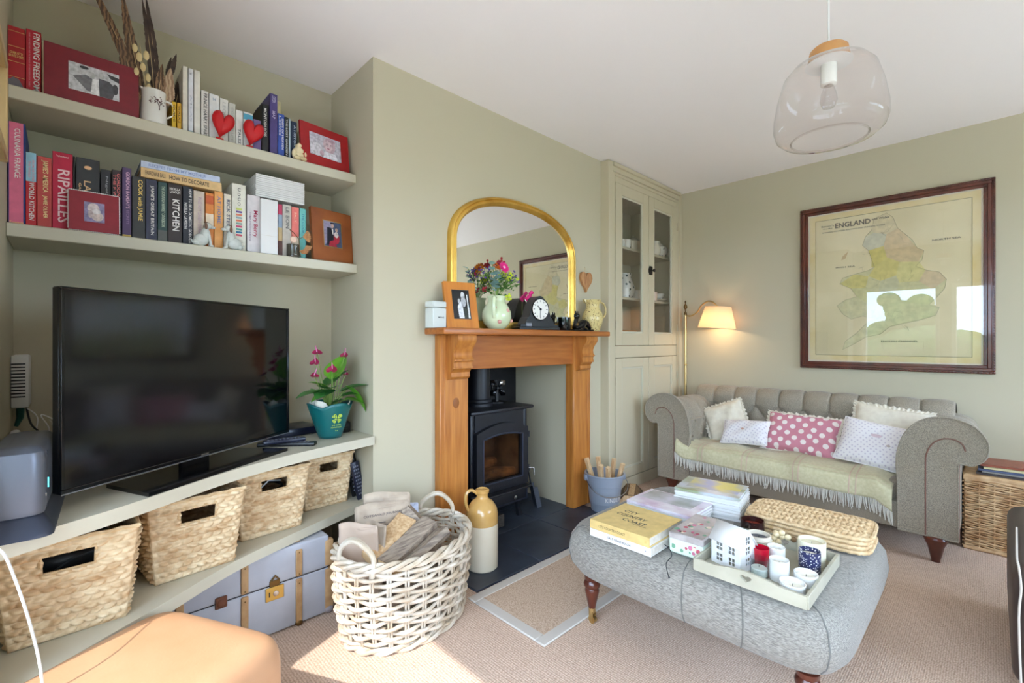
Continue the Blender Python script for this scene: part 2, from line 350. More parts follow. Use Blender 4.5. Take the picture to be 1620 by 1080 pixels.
hg = thing('garden_hedge', 'clipped green hedge beyond the patio', 'hedge', (-6.2, -1.0, -.3)); rn = random.Random(8); hb_ = MB()
for k in range(90): hb_.ell((rn.uniform(-.4,.4), rn.uniform(-5,5), rn.uniform(.2,1.55)), (.42,.5,.36), 8, 5)
hb_.build('foliage', 'tree_leaf', hg); MB().box(-.3,.3,-5,5,0,1.2).build('inner_growth', 'garden', hg)
# ------------------------------------------------------------------ built-in alcove joinery
b = MB(); b.box(XL, 1.093, 2.30, YB, 2.022, 2.068, .003)
tag(b.build('alcove_shelf', 'joinery'), 'sage painted upper alcove shelf with the red photo frames', 'shelf', 'alcove shelves')
b = MB(); b.box(XL, 1.093, 2.288, YB, 1.553, 1.60, .003)
tag(b.build('alcove_shelf', 'joinery'), 'sage painted middle alcove shelf full of cookbooks above the television', 'shelf', 'alcove shelves')
def smooth_curve(p, k=5):
    out = []
    for i in range(len(p)-1):
        a = p[max(i-1, 0)]; c = p[i]; d = p[i+1]; e = p[min(i+2, len(p)-1)]
        for j in range(k):
            t = j/k; f = lambda n: .5*((2*c[n])+(-a[n]+d[n])*t+(2*a[n]-5*c[n]+4*d[n]-e[n])*t*t+(-a[n]+3*c[n]-3*d[n]+e[n])*t**3)
            out.append(tuple(f(n) for n in range(len(c))))
    return out+[p[-1]]
fr = smooth_curve([(-.14,1.562),(-.095,1.587),(.043,1.656),(.16,1.723),(.441,1.901),(.723,2.009),(1.093,2.099)])
b = MB(); b.prism(fr+[(1.093,YB),(XL,YB)], .696, .737)
tag(b.build('television_shelf', 'joinery'), 'deep sage painted shelf with curved front edge carrying the television', 'shelf', 'alcove shelves')
fr = smooth_curve([(-.14,1.55),(-.01,1.619),(.196,1.753),(.446,1.925),(.70,2.04),(.933,2.135),(1.093,2.20)])
b = MB(); b.prism(fr+[(1.093,YB),(XL,YB)], .355, .395)
tag(b.build('basket_shelf', 'joinery'), 'lowest sage painted shelf with curved front holding four woven baskets', 'shelf', 'alcove shelves')

# ------------------------------------------------------------------ hearth and rug
hearth = thing('hearth', 'dark slate hearth of large tiles below the wood stove', 'hearth', (0, 0, 0))
xs = [1.415, 1.86, 2.28, 2.72]; ys = [1.705, 2.113, 2.40, 2.68]
for j in range(3):
    for i in range(3):
        x0, x1 = xs[i], xs[i+1]
        if j > 0: x0, x1 = max(x0, OX0+.013), min(x1, OX1)
        if j == 1:
            MB().box(max(x0, xs[i])+.002, x1-.002, ys[j]+.002, ys[j+1]-.002, 0, .012, .0015).build('tile', 'slate', hearth)
        else: MB().box(x0+.002, x1-.002, ys[j]+.002, ys[j+1]-.002, 0, .012, .0015).build('tile', 'slate', hearth)
rug = thing('hearth_rug', 'small beige sisal rug with pale cloth border before the hearth', 'rug', (0, 0, 0))
MB().box(1.40, 2.24, 1.265, 1.645, .001, .009).build('sisal_centre', 'rug_sisal', rug)
b = MB()
for a in ((1.352,2.29,1.218,1.268),(1.352,2.29,1.642,1.695),(1.352,1.404,1.268,1.642),(2.236,2.29,1.268,1.642)): b.box(a[0], a[1], a[2], a[3], .001, .0105, .003)
b.build('border', 'rug_border', rug)
# ------------------------------------------------------------------ books
def book(name, label, x0, x1, h, yf, z, rgb, titles=(), d=.2, group='books on the alcove shelves', boards=None, lean=0, bands=()):
    w = x1-x0; t = thing(name, label, 'book', ((x0+x1)/2, yf, z), 0, group, ry=lean); c = w/2; th = min(.003, w*.15)
    b = MB(); b.box(-c, c, 0, .004, 0, h, .0012); b.box(-c, -c+th, .003, d, 0, h); b.box(c-th, c, .003, d, 0, h)
    b.build('cover', col(boards or rgb), t)
    if boards: MB().box(-c+.003, c-.005, -.0008, .001, .001, h-.001).build('spine_print', col(rgb), t)
    MB().box(-c+th, c-th, .004, d-.004, .003, h-.004).build('pages', 'paper', t)
    for (a0, a1, rg) in bands: MB().box(-c+.0005, c-.0005, -.0012, .001, a0*h, a1*h).build('band', col(rg), t)
    for ti in titles:
        s, a0, a1, off, frac, rg = ti[:6]
        if len(ti) > 6: txt(t, s, (off*w, -.0016, (a0+a1)/2*h), (1,0,0), (0,0,1), frac*w, (a1-a0)*h, col(rg))
        else: txt(t, s, (off*w, -.0016, (a0+a1)/2*h), (0,0,-1), (1,0,0), (a1-a0)*h, frac*w, col(rg))
    return t
Wt = (236,232,226); G2 = 'cookbooks on the middle alcove shelf'; G1 = 'books on the upper alcove shelf'
Z2, Z1 = 1.60, 2.068; Y2, Y1 = 2.33, 2.34
def lo(label, x0, x1, h, rgb, titles=(), **k): return book('cookbook', label, x0+.0004, x1-.0004, h, k.pop('y', Y2), Z2, rgb, titles, group=G2, **k)
def up(label, x0, x1, h, rgb, titles=(), **k): return book('book', label, x0+.0004, x1-.0004, h, k.pop('y', Y1), Z1, rgb, titles, group=G1, **k)
lo('very tall pink cookbook about France with blue boards', -.138, -.096, .353, (226,112,142), [('CULINARIA FRANCE',.46,.94,.05,.34,Wt),('Konemann',.012,.04,0,.8,(240,200,120),1)], d=.25, boards=(34,60,130))
lo('red cookbook with light blue top reading WORLD KITCHEN', -.096, -.069, .259, (196,30,40), [('WORLD KITCHEN',.09,.60,.06,.5,Wt),('FROM AROUND',.62,.9,.2,.22,(226,150,160)),('THE WORLD',.66,.88,-.15,.22,(226,150,160))], bands=[(.61,.998,(150,196,216))])
lo('salmon red cookbook with cream lettering beside the crimson one', -.068, -.031, .253, (196,74,70), [("JAMIE'S AMERICA",.5,.95,.02,.5,(244,220,160)),('JAMIE OLIVER',.14,.46,.02,.38,(244,220,160))])
lo('thick crimson cookbook with large white outlined lettering', -.030, .023, .281, (196,26,66), [('RIPAILLES',.1,.78,.06,.6,(244,206,210)),('Stephane Reynaud',.93,.96,0,.6,(244,206,210),1)])
lo('very thin black book beside the thick charcoal dictionary', .023, .030, .276, (20,18,18), d=.18)
bk = lo('thick charcoal cookery dictionary with gold lettering', .031, .097, .277, (46,48,52), [('LAROUSSE',.1,.7,-.02,.3,(226,188,140)),('GASTRONOMIQUE',.1,.66,-.34,.12,(226,188,140))], bands=())
MB().ell((0, -.0015, .243), (.011,.0012,.007), 10, 6).build('emblem', col((236,186,140)), bk)
lo('plain black cookbook right of the charcoal dictionary', .099, .128, .250, (40,40,46), [('Nigel Slater',.3,.9,.1,.3,(150,150,156))])
lo('dark cookbook with red outlined lettering beside the purple one', .131, .159, .256, (44,34,38), [('GORDON RAMSAY',.3,.95,.2,.36,(214,110,110)),('THE F WORD',.4,.93,-.22,.3,(214,110,110))])
lo('purple cookbook with pink lettering', .161, .189, .273, (86,64,104), [("GORDON RAMSAY'S",.42,.94,.12,.42,(226,180,206)),('SECRETS',.2,.4,.1,.3,(150,120,160))], bands=[(.0,.05,(200,170,90))])
lo('dark grey cookbook with yellow lettering', .191, .232, .248, (54,54,54), [('COOK with JAMIE',.3,.95,.08,.44,(240,206,110))])
lo('navy cookbook with white lettering under the stacked books', .233, .270, .246, (48,50,72), [("JAMIE'S GREAT BRITAIN",.1,.9,.04,.4,Wt)])
lo('dark green cookbook with pale lettering', .271, .303, .244, (32,66,64), [('THE BOROUGH MARKET COOKBOOK',.25,.93,.06,.36,(200,214,190))], bands=[(0,.2,(88,90,86))])
b_kit = lo('dark brown cookbook reading KITCHEN in white', .304, .352, .246, (50,38,36), [('KITCHEN',.22,.74,.06,.5,Wt),('NIGELLA',.89,.93,0,.75,Wt,1),('LAWSON',.84,.88,0,.72,Wt,1)])
lo('black cookbook with two lines of white lettering', .354, .389, .245, (40,44,54), [('NIGELLA LAWSON',.28,.72,-.22,.32,Wt),('HOW TO BE A DOMESTIC GODDESS',.04,.96,.24,.28,Wt)])
lo('pale beige cookbook with faded pink lettering behind the pale figurine', .391, .431, .236, (206,190,172), [('THE KITCHEN DIARIES',.15,.9,.05,.34,(196,168,180))])
lo('orange cookbook with photographs on its spine', .434, .464, .236, (222,134,60), bands=[(.4,.62,(236,214,186)),(.8,.95,(196,90,40))])
lo('plain light orange cookbook with blue lettering', .466, .499, .249, (232,164,92), [('AT HOME',.45,.92,.05,.4,(120,130,170))])
lo('cream cookbook with dark blue lettering behind the figurine', .502, .531, .246, (226,216,196), [("RICK STEIN'S",.3,.9,.1,.5,(50,60,96))])
bk = lo('tall white cookbook with rows of coloured stripes', .533, .588, .300, (226,222,206), [('C',.89,.94,0,.22,(60,60,60),1),('O',.82,.87,0,.22,(60,60,60),1),('C',.75,.80,0,.22,(60,60,60),1),('O',.68,.73,0,.22,(60,60,60),1),('10 WORLD-LEADING',.16,.175,0,.5,(90,90,90),1),('MASTERS CHOOSE 100',.135,.15,0,.55,(90,90,90),1)],
   )
for k, rg in enumerate([(206,214,110),(112,84,150),(226,130,100),(150,170,176),(222,120,90),(128,160,150),(204,70,110),(60,150,140),(30,110,150),(206,70,90)]):
    z = .300*(.63-.043*k); MB().box(-.012, .012, -.0014, 0, z-.004, z+.004).build('stripe', col(rg), bk)
lo('pale cookbook with a red script title and portrait', .593, .645, .263, (222,214,214), [('Mary Berry',.28,.74,.12,.42,(180,40,80)),('COMPLETE COOKBOOK',.2,.7,-.28,.14,(140,120,140))])
lo('thin paperback with pink photo spine beside the white box', .723, .742, .246, (196,60,96), bands=[(.0,.3,(90,50,40)),(.3,.55,(206,180,130)),(.55,.8,(150,170,190))])
lo('grey cookbook with dark lettering behind the candle', .743, .783, .249, (196,188,176), [('LE BON',.55,.95,.05,.4,(90,90,90))])
lo('coral and white cookbook behind the dried ornament', .784, .818, .246, (232,120,110), [('SALT',.7,.9,0,.3,(240,190,160))], bands=[(0,.42,(226,206,186))])
lo('teal cookbook beside the leather photo frame', .821, .850, .246, (110,190,182), [('THE COOK',.5,.9,.05,.4,(60,130,150))])
lo('sky blue cookbook touching the leather photo frame', .852, .864, .248, (110,170,196), [('LIVING',.5,.9,.05,.4,(226,236,240))], y=2.36)
# books lying flat on the cookbooks
def flat(label, x0, x1, z0, z1, rgb, title, trg, d=.22, boards=None):
    t = thing('cookbook', label, 'book', ((x0+x1)/2, 2.322, z0), 0, G2); w = x1-x0; h = z1-z0
    b = MB(); b.box(-w/2, w/2, 0, .004, 0, h, .001); b.box(-w/2, w/2, .003, d, 0, .003); b.box(-w/2, w/2, .003, d, h-.003, h); b.build('cover', col(rgb), t)
    MB().box(-w/2+.004, w/2-.004, .004, d-.004, .003, h-.003).build('pages', 'paper', t)
    for s, u, l, rg in title: txt(t, s, (u*w, -.001, h/2), (1,0,0), (0,0,1), l*w, h*.48, col(rg))
flat('peach book lying flat reading HOW TO DECORATE', .217, .492, 1.849, 1.886, (226,188,132), [('HOW TO DECORATE',.08,.5,(60,50,40)),('FARROW & BALL',-.33,.24,(110,90,70))], None)
flat('pale blue book lying flat on the peach one', .217, .486, 1.8865, 1.912, (196,206,228), [('RECIPES FROM MY MOTHER',-.05,.72,(140,156,200))], None)
# ribbed paper stack lying on the books
st = thing('paper_stack', 'ribbed stack of white paper lying on the cookbooks', 'paper', (.738, 2.335, 1.866))
for k in range(12): MB().box(-.108+random.uniform(-.001,.001), .108+random.uniform(-.001,.001), random.uniform(0,.002), .24, k*.0087, k*.0087+.0082, .0015).build('sheaf', 'white', st)
wb = thing('card_box', 'blank white card box standing before the cookbooks', 'box', (.677, 2.30, Z2)); MB().box(-.036, .036, 0, .026, 0, .25, .002).build('carton', 'white', wb); MB().box(-.0365, .0365, -.0006, .0002, .083, .0845).build('flap_edge', 'paper', wb)
# upper shelf
def redgold():
    t = up('red book with gold lines beside the left wall', -.139, -.097, .217, (170,24,34), [('CHARLOTTE',.56,.60,0,.75,(226,190,110),1),('BRONTE STORIES',.51,.55,0,.85,(226,190,110),1)])
    for a in (.92, .68, .44, .2): MB().box(-.02, .02, -.0012, .001, a*.217, a*.217+.0012).build('gold_line', col((222,186,110)), t)
    MB().prism([(-.019,.002),(-.019,.03),(-.008,.042),(.006,.038),(.016,.016),(.02,.002)], -.0012, .0006, 'y').build('picture_print', col((110,104,110)), t)
redgold()
up('red book reading FINDING FREEDOM in white', -.096, -.058, .224, (186,22,44), [('FINDING FREEDOM',.06,.96,.2,.42,Wt),('HARRY AND MEGHAN AND THE MAKING OF A MODERN ROYAL FAMILY',.1,.95,-.26,.1,(226,150,160))])
up('thin cream book beside the red photo frame', -.057, -.050, .200, (216,204,176), d=.18)
up('orange book peeping over the large red frame', .02, .058, .235, (226,96,40), [('III',.86,.92,0,.5,(110,40,20),1)], y=2.44, d=.15)
up('narrow yellow guidebook behind the white jug handle', .319, .334, .119, (226,180,40), [('GUIDE',.3,.9,0,.5,(90,70,20))], d=.15)
up('yellow guidebook beside the tall white books', .336, .351, .120, (220,166,40), [('WALKS',.3,.9,0,.5,(90,70,20))], d=.15)
up('tall cream book, leftmost of the three tall pale books', .355, .373, .280, (226,218,202), d=.2)
up('tall white book in the middle of the three tall pale books', .375, .393, .279, (226,226,230), [('vol 2',.9,.94,0,.5,(80,80,90),1),('ATLAS',.2,.6,0,.4,(196,200,210))], bands=[(0,.06,(120,170,200))], d=.2)
up('tall cream book with a blue corner, rightmost of the three tall pale books', .395, .417, .280, (228,222,210), bands=[(0,.035,(60,150,200))], d=.2)
up('white book reading PRINCE HARRY SPARE', .420, .447, .204, (226,220,212), [('PRINCE HARRY SPARE',.03,.94,.06,.48,(70,66,66))])
up('plain white hardback left of the first red heart', .449, .487, .201, (228,226,224), [('M',.86,.92,0,.3,(180,190,200),1)])
up('off-white paperback behind the first red heart', .489, .521, .195, (230,226,218), [('LEON',.55,.92,0,.4,(190,186,180))])
up('pale grey book between the two red hearts', .523, .550, .187, (200,198,188), [('COUNTRY LIFE',.1,.9,0,.35,(170,168,160))])
up('small white paperback left of the second red heart', .551, .578, .165, (232,228,222), [('TALES',.1,.5,0,.4,(120,120,120))])
up('white paperback with blue logo behind the second heart', .580, .619, .167, (230,230,228), bands=[(.8,.95,(80,160,190))])
up('short purple paperback beside the black book', .620, .653, .147, (120,96,150))
up('black book with white lettering before the tall purple one', .656, .685, .229, (26,26,30), [('MCINTOSH ROSS',.35,.92,0,.4,Wt)], d=.22)
up('tall purple hardback taller than its neighbours', .691, .724, .292, (74,62,120), [('MAP',.6,.72,0,.4,(190,180,210)),('LONDON',.86,.96,0,.5,(190,180,210))], d=.24)
up('tall cream book behind the blue paperback', .729, .757, .294, (226,212,160), y=2.40, d=.18)
up('bright blue paperback with white lettering', .726, .755, .209, (54,84,170), [('Leaves',.5,.95,-.2,.3,Wt),('SHIPS OF HEAVEN',.2,.9,.2,.3,Wt)], d=.055)
up('dark green paperback with white lettering', .757, .773, .203, (24,44,40), [('THE LOST GARDEN',.1,.95,0,.5,Wt)])
up('thin pale book between the green and navy ones', .775, .783, .200, (180,196,206))
up('navy paperback beside the small red frame', .785, .812, .192, (24,44,72), [('A HISTORY',.3,.9,.1,.35,(196,206,220))])
up('mint green book behind the small red frame', .90, .918, .25, (170,206,180), y=2.45, d=.14)
up('white and mint book rising behind the small red frame', .925, .965, .235, (206,214,206), y=2.45, d=.14, bands=[(.9,.97,(120,160,190))])
# ------------------------------------------------------------------ picture frames
def ellp(cx, cz, rx, rz, n=14): return [(cx+rx*math.cos(2*PI*i/n), cz+rz*math.sin(2*PI*i/n)) for i in range(n)]
def photo(parent, cx, cz, w, h, bgc, shapes, y=-.001):
    b = MB(); mats = [photo_col(bgc)]; b.box(cx-w/2, cx+w/2, y, y+.001, cz-h/2, cz+h/2)
    for k, (rg, poly) in enumerate(shapes):
        b.mi = len(mats); mats.append(photo_col(rg)); q = [(cx+u*w, cz+v*h) for u, v in poly]
        b.add([(u, y-.00012*(k+1), v) for u, v in q], [tuple(range(len(q)))])
    b.build('photo', mats, parent)
def ring(b, w, h, bd, d, z0=0, bw=None, bt=None):
    bw = bw or bd; bt = bt or bd
    b.prism([(-w/2,z0),(w/2,z0),(w/2,z0+h),(-w/2,z0+h)], 0, d, 'y', holes=[[(-w/2+bw,z0+bd),(w/2-bw,z0+bd),(w/2-bw,z0+h-bt),(-w/2+bw,z0+h-bt)]])
def pframe(label, w, h, bd, d, m, loc, rz=0, lean=8, bw=None, bt=None, stand=True):
    t = thing('photo_frame', label, 'photo frame', loc, rz, 'framed photographs', rx=R(-lean)); b = MB(); ring(b, w, h, bd, d, 0, bw, bt); b.build('border', m, t)
    MB().box(-w/2+.004, w/2-.004, d*.6, d, .004, h-.004).build('backing', 'dark', t)
    return t
t = pframe('large maroon frame with a black and white wedding photo', .262, .20, .05, .014, col((128,26,40), .45), (.08, 2.315, Z1), 0, 5, .062, .05)
photo(t, .002, .1, .14, .104, (214,214,218), [((120,120,126), [(-.42,.0),(-.18,.16),(.0,.1),(-.06,-.42),(-.14,-.42)]),((84,84,90), [(.08,.16),(.3,.14),(.44,-.1),(.36,-.5),(.1,-.5)]),((240,240,242), [(-.04,.08),(.08,.1),(.08,-.5),(-.08,-.5)]),((196,196,198), ellp(-.06,.2,.07,.13)),((190,190,192), ellp(.14,.28,.06,.12)),((60,60,66), [(.25,.42),(.5,.36),(.5,.18),(.32,.26)]),((50,50,56), ellp(-.2,.4,.09,.06)),((70,70,76), ellp(.42,-.1,.06,.2))])
t = pframe('small red frame with a lilac photo of a baby', .258, .205, .052, .012, col((164,20,28), .4), (.948, 2.318, Z1), R(8), 6, .045, .04)
photo(t, 0, .108, .166, .112, (196,190,202), [((214,208,216), ellp(-.3,-.2,.2,.3)),((206,176,186), ellp(.12,.12,.2,.36)),((190,160,172), ellp(.16,.34,.17,.12)),((214,186,194), ellp(.1,.08,.15,.24)),((232,228,236), [(-.1,-.5),(-.04,-.2),(.3,-.22),(.42,-.5)]),((120,84,100), ellp(.04,.16,.018,.02)),((120,84,100), ellp(.17,.15,.018,.02)),((160,90,110), ellp(.08,-.04,.05,.025)),((200,170,180), ellp(-.14,-.34,.07,.14))])
t = pframe('brown leather frame with a couple in evening dress', .222, .262, .075, .02, 'frame_leather', (.981, 2.305, Z2+.002), R(10), 6, .062, .06)
b = MB(); ring(b, .104, .136, .004, .003, .072); o = b.build('gilt_rim', 'brass', t); o.location.y = -.001
photo(t, 0, .14, .098, .128, (74,84,110), [((150,140,164), [(-.5,.5),(.1,.5),(-.1,-.1),(-.5,-.5)]),((24,26,44), [(-.3,.26),(-.02,.24),(.06,-.2),(-.1,-.46),(-.36,-.46)]),((196,160,144), ellp(.0,.34,.08,.09)),((24,24,30), [(-.12,.4),(.14,.44),(.1,.48),(-.1,.46)]),((170,40,60), ellp(.2,-.14,.17,.24)),((214,200,196), ellp(.2,.0,.12,.12)),((206,170,150), ellp(.22,.2,.07,.08)),((170,40,60), [(-.2,-.3),(.1,-.2),(.2,-.5),(-.26,-.5)]),((230,224,220), [(-.06,.22),(.03,.22),(.03,.0),(-.02,.0)])])
t = pframe('maroon photo frame with scalloped white edging leaning on cookbooks', .138, .146, .036, .008, col((150,40,52), .6), (.081, 2.292, Z2+.004), 0, 7, .042, .038)
b = MB()
for k in range(24): b.ell((-.067+k*.0058, .004, .148), (.0034,.004,.0034), 6, 4)
for k in range(24): b.ell((-.0705, .004, .006+k*.006), (.0026,.003,.0032), 6, 4); b.ell((.0705, .004, .006+k*.006), (.0026,.003,.0032), 6, 4)
for k in range(24): b.ell((-.067+k*.0058, .004, -.001), (.0032,.003,.0022), 6, 4)
b.build('scalloped_edge', 'white', t)
photo(t, 0, .072, .056, .074, (150,140,178), [((222,206,206), ellp(-.05,.2,.3,.26)),((216,196,190), ellp(.15,-.2,.3,.24)),((196,176,176), ellp(-.2,-.1,.12,.2)),((234,226,226), ellp(.1,.05,.2,.14))])
# gold-framed picture on the left wall
t = thing('picture_frame', 'gilt picture frame at the edge of the left wall', 'picture frame', (XL, 1.95, 1.708))
b = MB(); b.box(0, .026, -.4, -.372, 0, .285, .003); b.box(0, .026, -.028, 0, 0, .285, .003); b.box(0, .026, -.372, -.028, 0, .028, .003); b.box(0, .026, -.372, -.028, .257, .285, .003); b.build('gilt_moulding', mat('gilt_pale', (206,180,130), .4, .4), t)
MB().box(.002, .01, -.37, -.03, .03, .255).build('print', 'paper', t)
# red hearts on little feet
def dheart(label, x, tilt):
    t = thing('heart_ornament', label, 'ornament', (x, 2.312, Z1), 0, 'red heart ornaments')
    hp = heart(.090, .128); b = MB(M.Rotation(tilt, 4, 'Y')); cz = .064; n = len(hp)
    vs = [(0,-.016,cz), (0,.016,cz)]; 
    for s, rr in ((-.012,.62),(-.004,.95),(.004,.95),(.012,.62)):
        vs += [(u*rr, s, cz+v*rr) for u, v in hp]
    fs = []
    for i in range(n):
        j = (i+1) % n; fs.append((0, 2+i, 2+j)); fs.append((1, 2+3*n+j, 2+3*n+i))
        for k in range(3): fs.append((2+k*n+i, 2+(k+1)*n+i, 2+(k+1)*n+j, 2+k*n+j))
    b.add(vs, fs); b.build('heart_body', 'heart_red', t, ang=70)
    MB().box(-.014, .014, -.012, .012, 0, .006, .002).build('foot', 'heart_red', t); MB().tube([(0,0,.004),(0,0,.012)], .003, 6).build('peg', 'heart_red', t)
dheart('red metal heart standing before the white hardbacks', .481, R(10)); dheart('red metal heart standing beside the purple paperback', .597, R(12))
# small sitting figurine
t = thing('buddha_figurine', 'small ivory sitting figurine beside the small red frame', 'figurine', (.815, 2.322, Z1))
b = MB(); b.ell((0,0,.024), (.031,.022,.024)); b.ell((0,-.002,.044), (.025,.019,.025)); b.ell((-.024,-.006,.03), (.011,.012,.022)); b.ell((.024,-.006,.03), (.011,.012,.022)); b.ell((-.014,-.018,.01), (.016,.012,.01)); b.ell((.014,-.018,.01), (.016,.012,.01)); b.build('body', 'ivory', t)
b = MB(); b.ell((0,-.003,.07), (.0145,.014,.016)); b.ell((-.015,-.001,.068), (.003,.004,.007), 8, 5); b.ell((.015,-.001,.068), (.003,.004,.007), 8, 5); b.ell((0,-.017,.068), (.003,.003,.003), 8, 5); b.ell((0,0,.084), (.006,.006,.004), 8, 5); b.build('head', 'ivory', t)
# white spaniel figurines
def dog(label, x, s):
    t = thing('dog_figurine', label, 'figurine', (x, 2.302, Z2), 0, 'pale dog figurines')
    def e(b, c, r): b.ell((c[0]*s, c[1], c[2]), r)
    g = mat('figurine_glaze', (206,208,200), .25, rgb2=(186,190,184), scale=30)
    b = MB(); e(b, (-.012,0,.026), (.028,.016,.026)); e(b, (.004,0,.05), (.018,.014,.03)); e(b, (-.03,0,.014), (.014,.014,.013))
    for y in (-.008,.008): b.tube([(.014*s,y,.05),(.02*s,y,.02),(.022*s,y,.002)], [.007,.005,.006], 7); b.ell((.026*s,y,.004), (.008,.005,.004), 8, 5)
    b.tube([(-.034*s,0,.012),(-.044*s,-.004,.014),(-.047*s,-.006,.024)], [.005,.004,.003], 6); b.build('body', g, t)
    b = MB(); e(b, (.012,0,.088), (.015,.0125,.014)); e(b, (.028,0,.083), (.012,.008,.007)); b.build('head', g, t)
    b = MB(); e(b, (.004,-.012,.084), (.006,.004,.014)); e(b, (.004,.012,.084), (.006,.004,.014)); e(b, (.006,0,.101), (.008,.007,.004)); e(b, (.039,0,.084), (.003,.003,.003)); b.build('ear_patch', col((120,86,66)), t)
dog('pale china dog facing right on the cookbook shelf', .425, 1); dog('pale china dog facing left before the white cookbooks', .525, -1)
# candle jar
t = thing('candle_jar', 'small smoked glass candle jar with a white oval label', 'candle', (.785, 2.312, Z2))
MB().lathe([(.0,.0),(.027,0),(.029,.004),(.029,.06),(.0275,.06),(.0275,.012),(0,.012)], 20).build('jar', mat('smoky', (74,70,60), .15), t); MB().lathe([(0,.012),(.027,.012),(.027,.045),(0,.045)], 18).build('wax', 'wax', t)
b = MB(); b.add([(.019*math.cos(q)*.8, -.0296+.007*(math.cos(q)**2), .03+.021*math.sin(q)) for q in [2*PI*i/16 for i in range(16)]], [tuple(range(16))]); b.build('label_oval', 'white', t)
b = MB()
for k in range(5): q = 2*PI*k/5; b.tube([(.006*math.cos(q+a)*.8, -.0302, .03+.007*math.sin(q+a)) for a in (0, .5, 1)], .0006, 4)
b.build('label_print', 'charcoal', t)
# dried ornament with fan leaves and shell
t = thing('dried_ornament', 'dried fan leaf and shell ornament on a dark twig', 'ornament', (.81, 2.285, Z2))
b = MB(); b.tube([(.0,.0,.002),(-.006,0,.03),(-.008,0,.085),(-.03,0,.11),(-.05,0,.125)], .0018, 6); b.tube([(-.008,0,.085),(.012,0,.1)], .0014, 5); b.build('twig', 'bark', t)
def fan(b, c, r, a0, a1, n=7):
    pts = [c]
    for i in range(n*2+1):
        q = a0+(a1-a0)*i/(n*2); rr = r*(1 if i % 2 else .88); pts.append((c[0]+rr*math.cos(q), c[1]-.003*(i % 2), c[2]+rr*math.sin(q)))
    b.add(pts+[(p[0], p[1]+.002, p[2]) for p in pts], [(0, i, i+1) for i in range(1, len(pts)-1)]+[(len(pts), len(pts)+i+1, len(pts)+i) for i in range(1, len(pts)-1)])
b = MB(); fan(b, (.008,-.004,.098), .04, R(-40), R(60)); b.build('fan_leaf', 'driftwood', t); b = MB(); fan(b, (.022,-.006,.06), .03, R(-110), R(0)); b.build('fan_leaf', 'driftwood', t)
b = MB(); fan(b, (.012,-.008,.04), .026, R(-150), R(-20)); b.build('fan_leaf', 'driftwood', t)
MB().lathe([(0,0),(.012,.001),(.0155,.004),(.012,.008),(0,.009)], 16, frame_T((-.036,-.004,.078), (1,0,0), (0,0,1))).build('shell_disc', mat('shell', (226,190,166), .4), t); MB().tube([(-.036,-.003,.093),(-.05,0,.125)], .0008, 4).build('thread', 'driftwood', t)
# sunglasses case behind the large red frame
t = thing('spectacles', 'black spectacles resting behind the large maroon frame', 'spectacles', (.155, 2.40, Z1))
MB().box(-.05, .06, .0, .06, 0, .168, .01, 2).build('case', 'dark', t); 
b = MB()
for x in (-.028,.03): b.tube([(x+.024*math.cos(q), -.004, .187+.016*math.sin(q)) for q in [2*PI*i/14 for i in range(14)]], .003, 6, closed=True)
b.tube([(-.004,-.004,.19),(.006,-.004,.19)], .0025, 6); b.build('rims', 'black', t); b = MB(); b.tube([(-.052,-.004,.19),(-.054,.05,.19)], .002, 5); b.tube([(.054,-.004,.19),(.056,.05,.19)], .002, 5); b.build('temple', 'black', t)
# white jug with tree print, holding feathers
t = thing('cream_jug', 'white jug with a printed tree on the upper shelf', 'jug', (.26, 2.345, Z1))
MB().lathe([(0,0),(.042,0),(.045,.003),(.044,.02),(.042,.07),(.039,.11),(.040,.135),(.0375,.135),(.0365,.11),(.039,.07),(.041,.01),(0,.006)], 28).build('body', 'white_gloss', t)
MB().tube([(.038,0,.112),(.058,0,.108),(.068,0,.085),(.062,0,.058),(.042,0,.042)], [.006,.0055,.0055,.0055,.006], 8, flat=.7).build('handle', 'white_gloss', t)
b = MB(); b.prism([(-.036,.128),(-.046,.139),(-.036,.139)], -.012, .012, 'y'); b.build('spout', 'white_gloss', t)
rn = random.Random(4); b = MB()
def onjug(x, z): r = .0432-.00004*z; return (x, -math.sqrt(max(r*r-x*x, 1e-6))-.0008, z)
for i in range(46):
    a = rn.uniform(R(-20), R(200)); q = rn.uniform(.006,.03); x = .008+q*math.cos(a)*.9; z = .08+q*.85*math.sin(a)
    p = onjug(x, z); b.ell(p, (.0026,.0009,.0015), 6, 4)
b.tube([onjug(.014,.052), onjug(.013,.066), onjug(.006,.085)], .0011, 5); b.tube([onjug(.013,.066), onjug(.02,.085)], .0009, 5); b.build('tree_print', col((96,60,60)), t)
def feather(label, base, tip, width, m, bend=.0, f0=.25, lw=.75):
    t = thing('feather', label, 'feather', base, 0, 'feathers in the white jug'); B = V(base); d = V(tip)-B; n = 14; side = d.cross(V((0,-1,0))).normalized(); out = V((0,-1,0)); rnd = random.Random(label)
    P = [d*(i/n)+side*(bend*math.sin(PI*i/n)) for i in range(n+1)]
    MB().tube(P, [.0022*(1-i/n)+.0004 for i in range(n+1)], 5).build('quill', 'quill', t)
    vs = []; fs = []
    for i in range(n*3+1):
        u = f0+(1-f0)*i/(n*3); k = min(int(u*n), n-1); p = P[k].lerp(P[k+1], u*n-k); w = width*(math.sin(PI*min(1, ((u-f0)/(1-f0))**lw*.96+.04)))**.8*(1+.12*rnd.uniform(-1,1))+.0006
        vs += [p-side*w+out*.002, p+out*.0008, p+side*w*.8+out*.003]
    for i in range(n*3):
        a = 3*i; fs += [(a,a+1,a+4,a+3),(a+1,a+2,a+5,a+4)]
    MB().add(vs, fs).build('vane', m, t, ang=180)
jb = (.26, 2.345, Z1+.012)
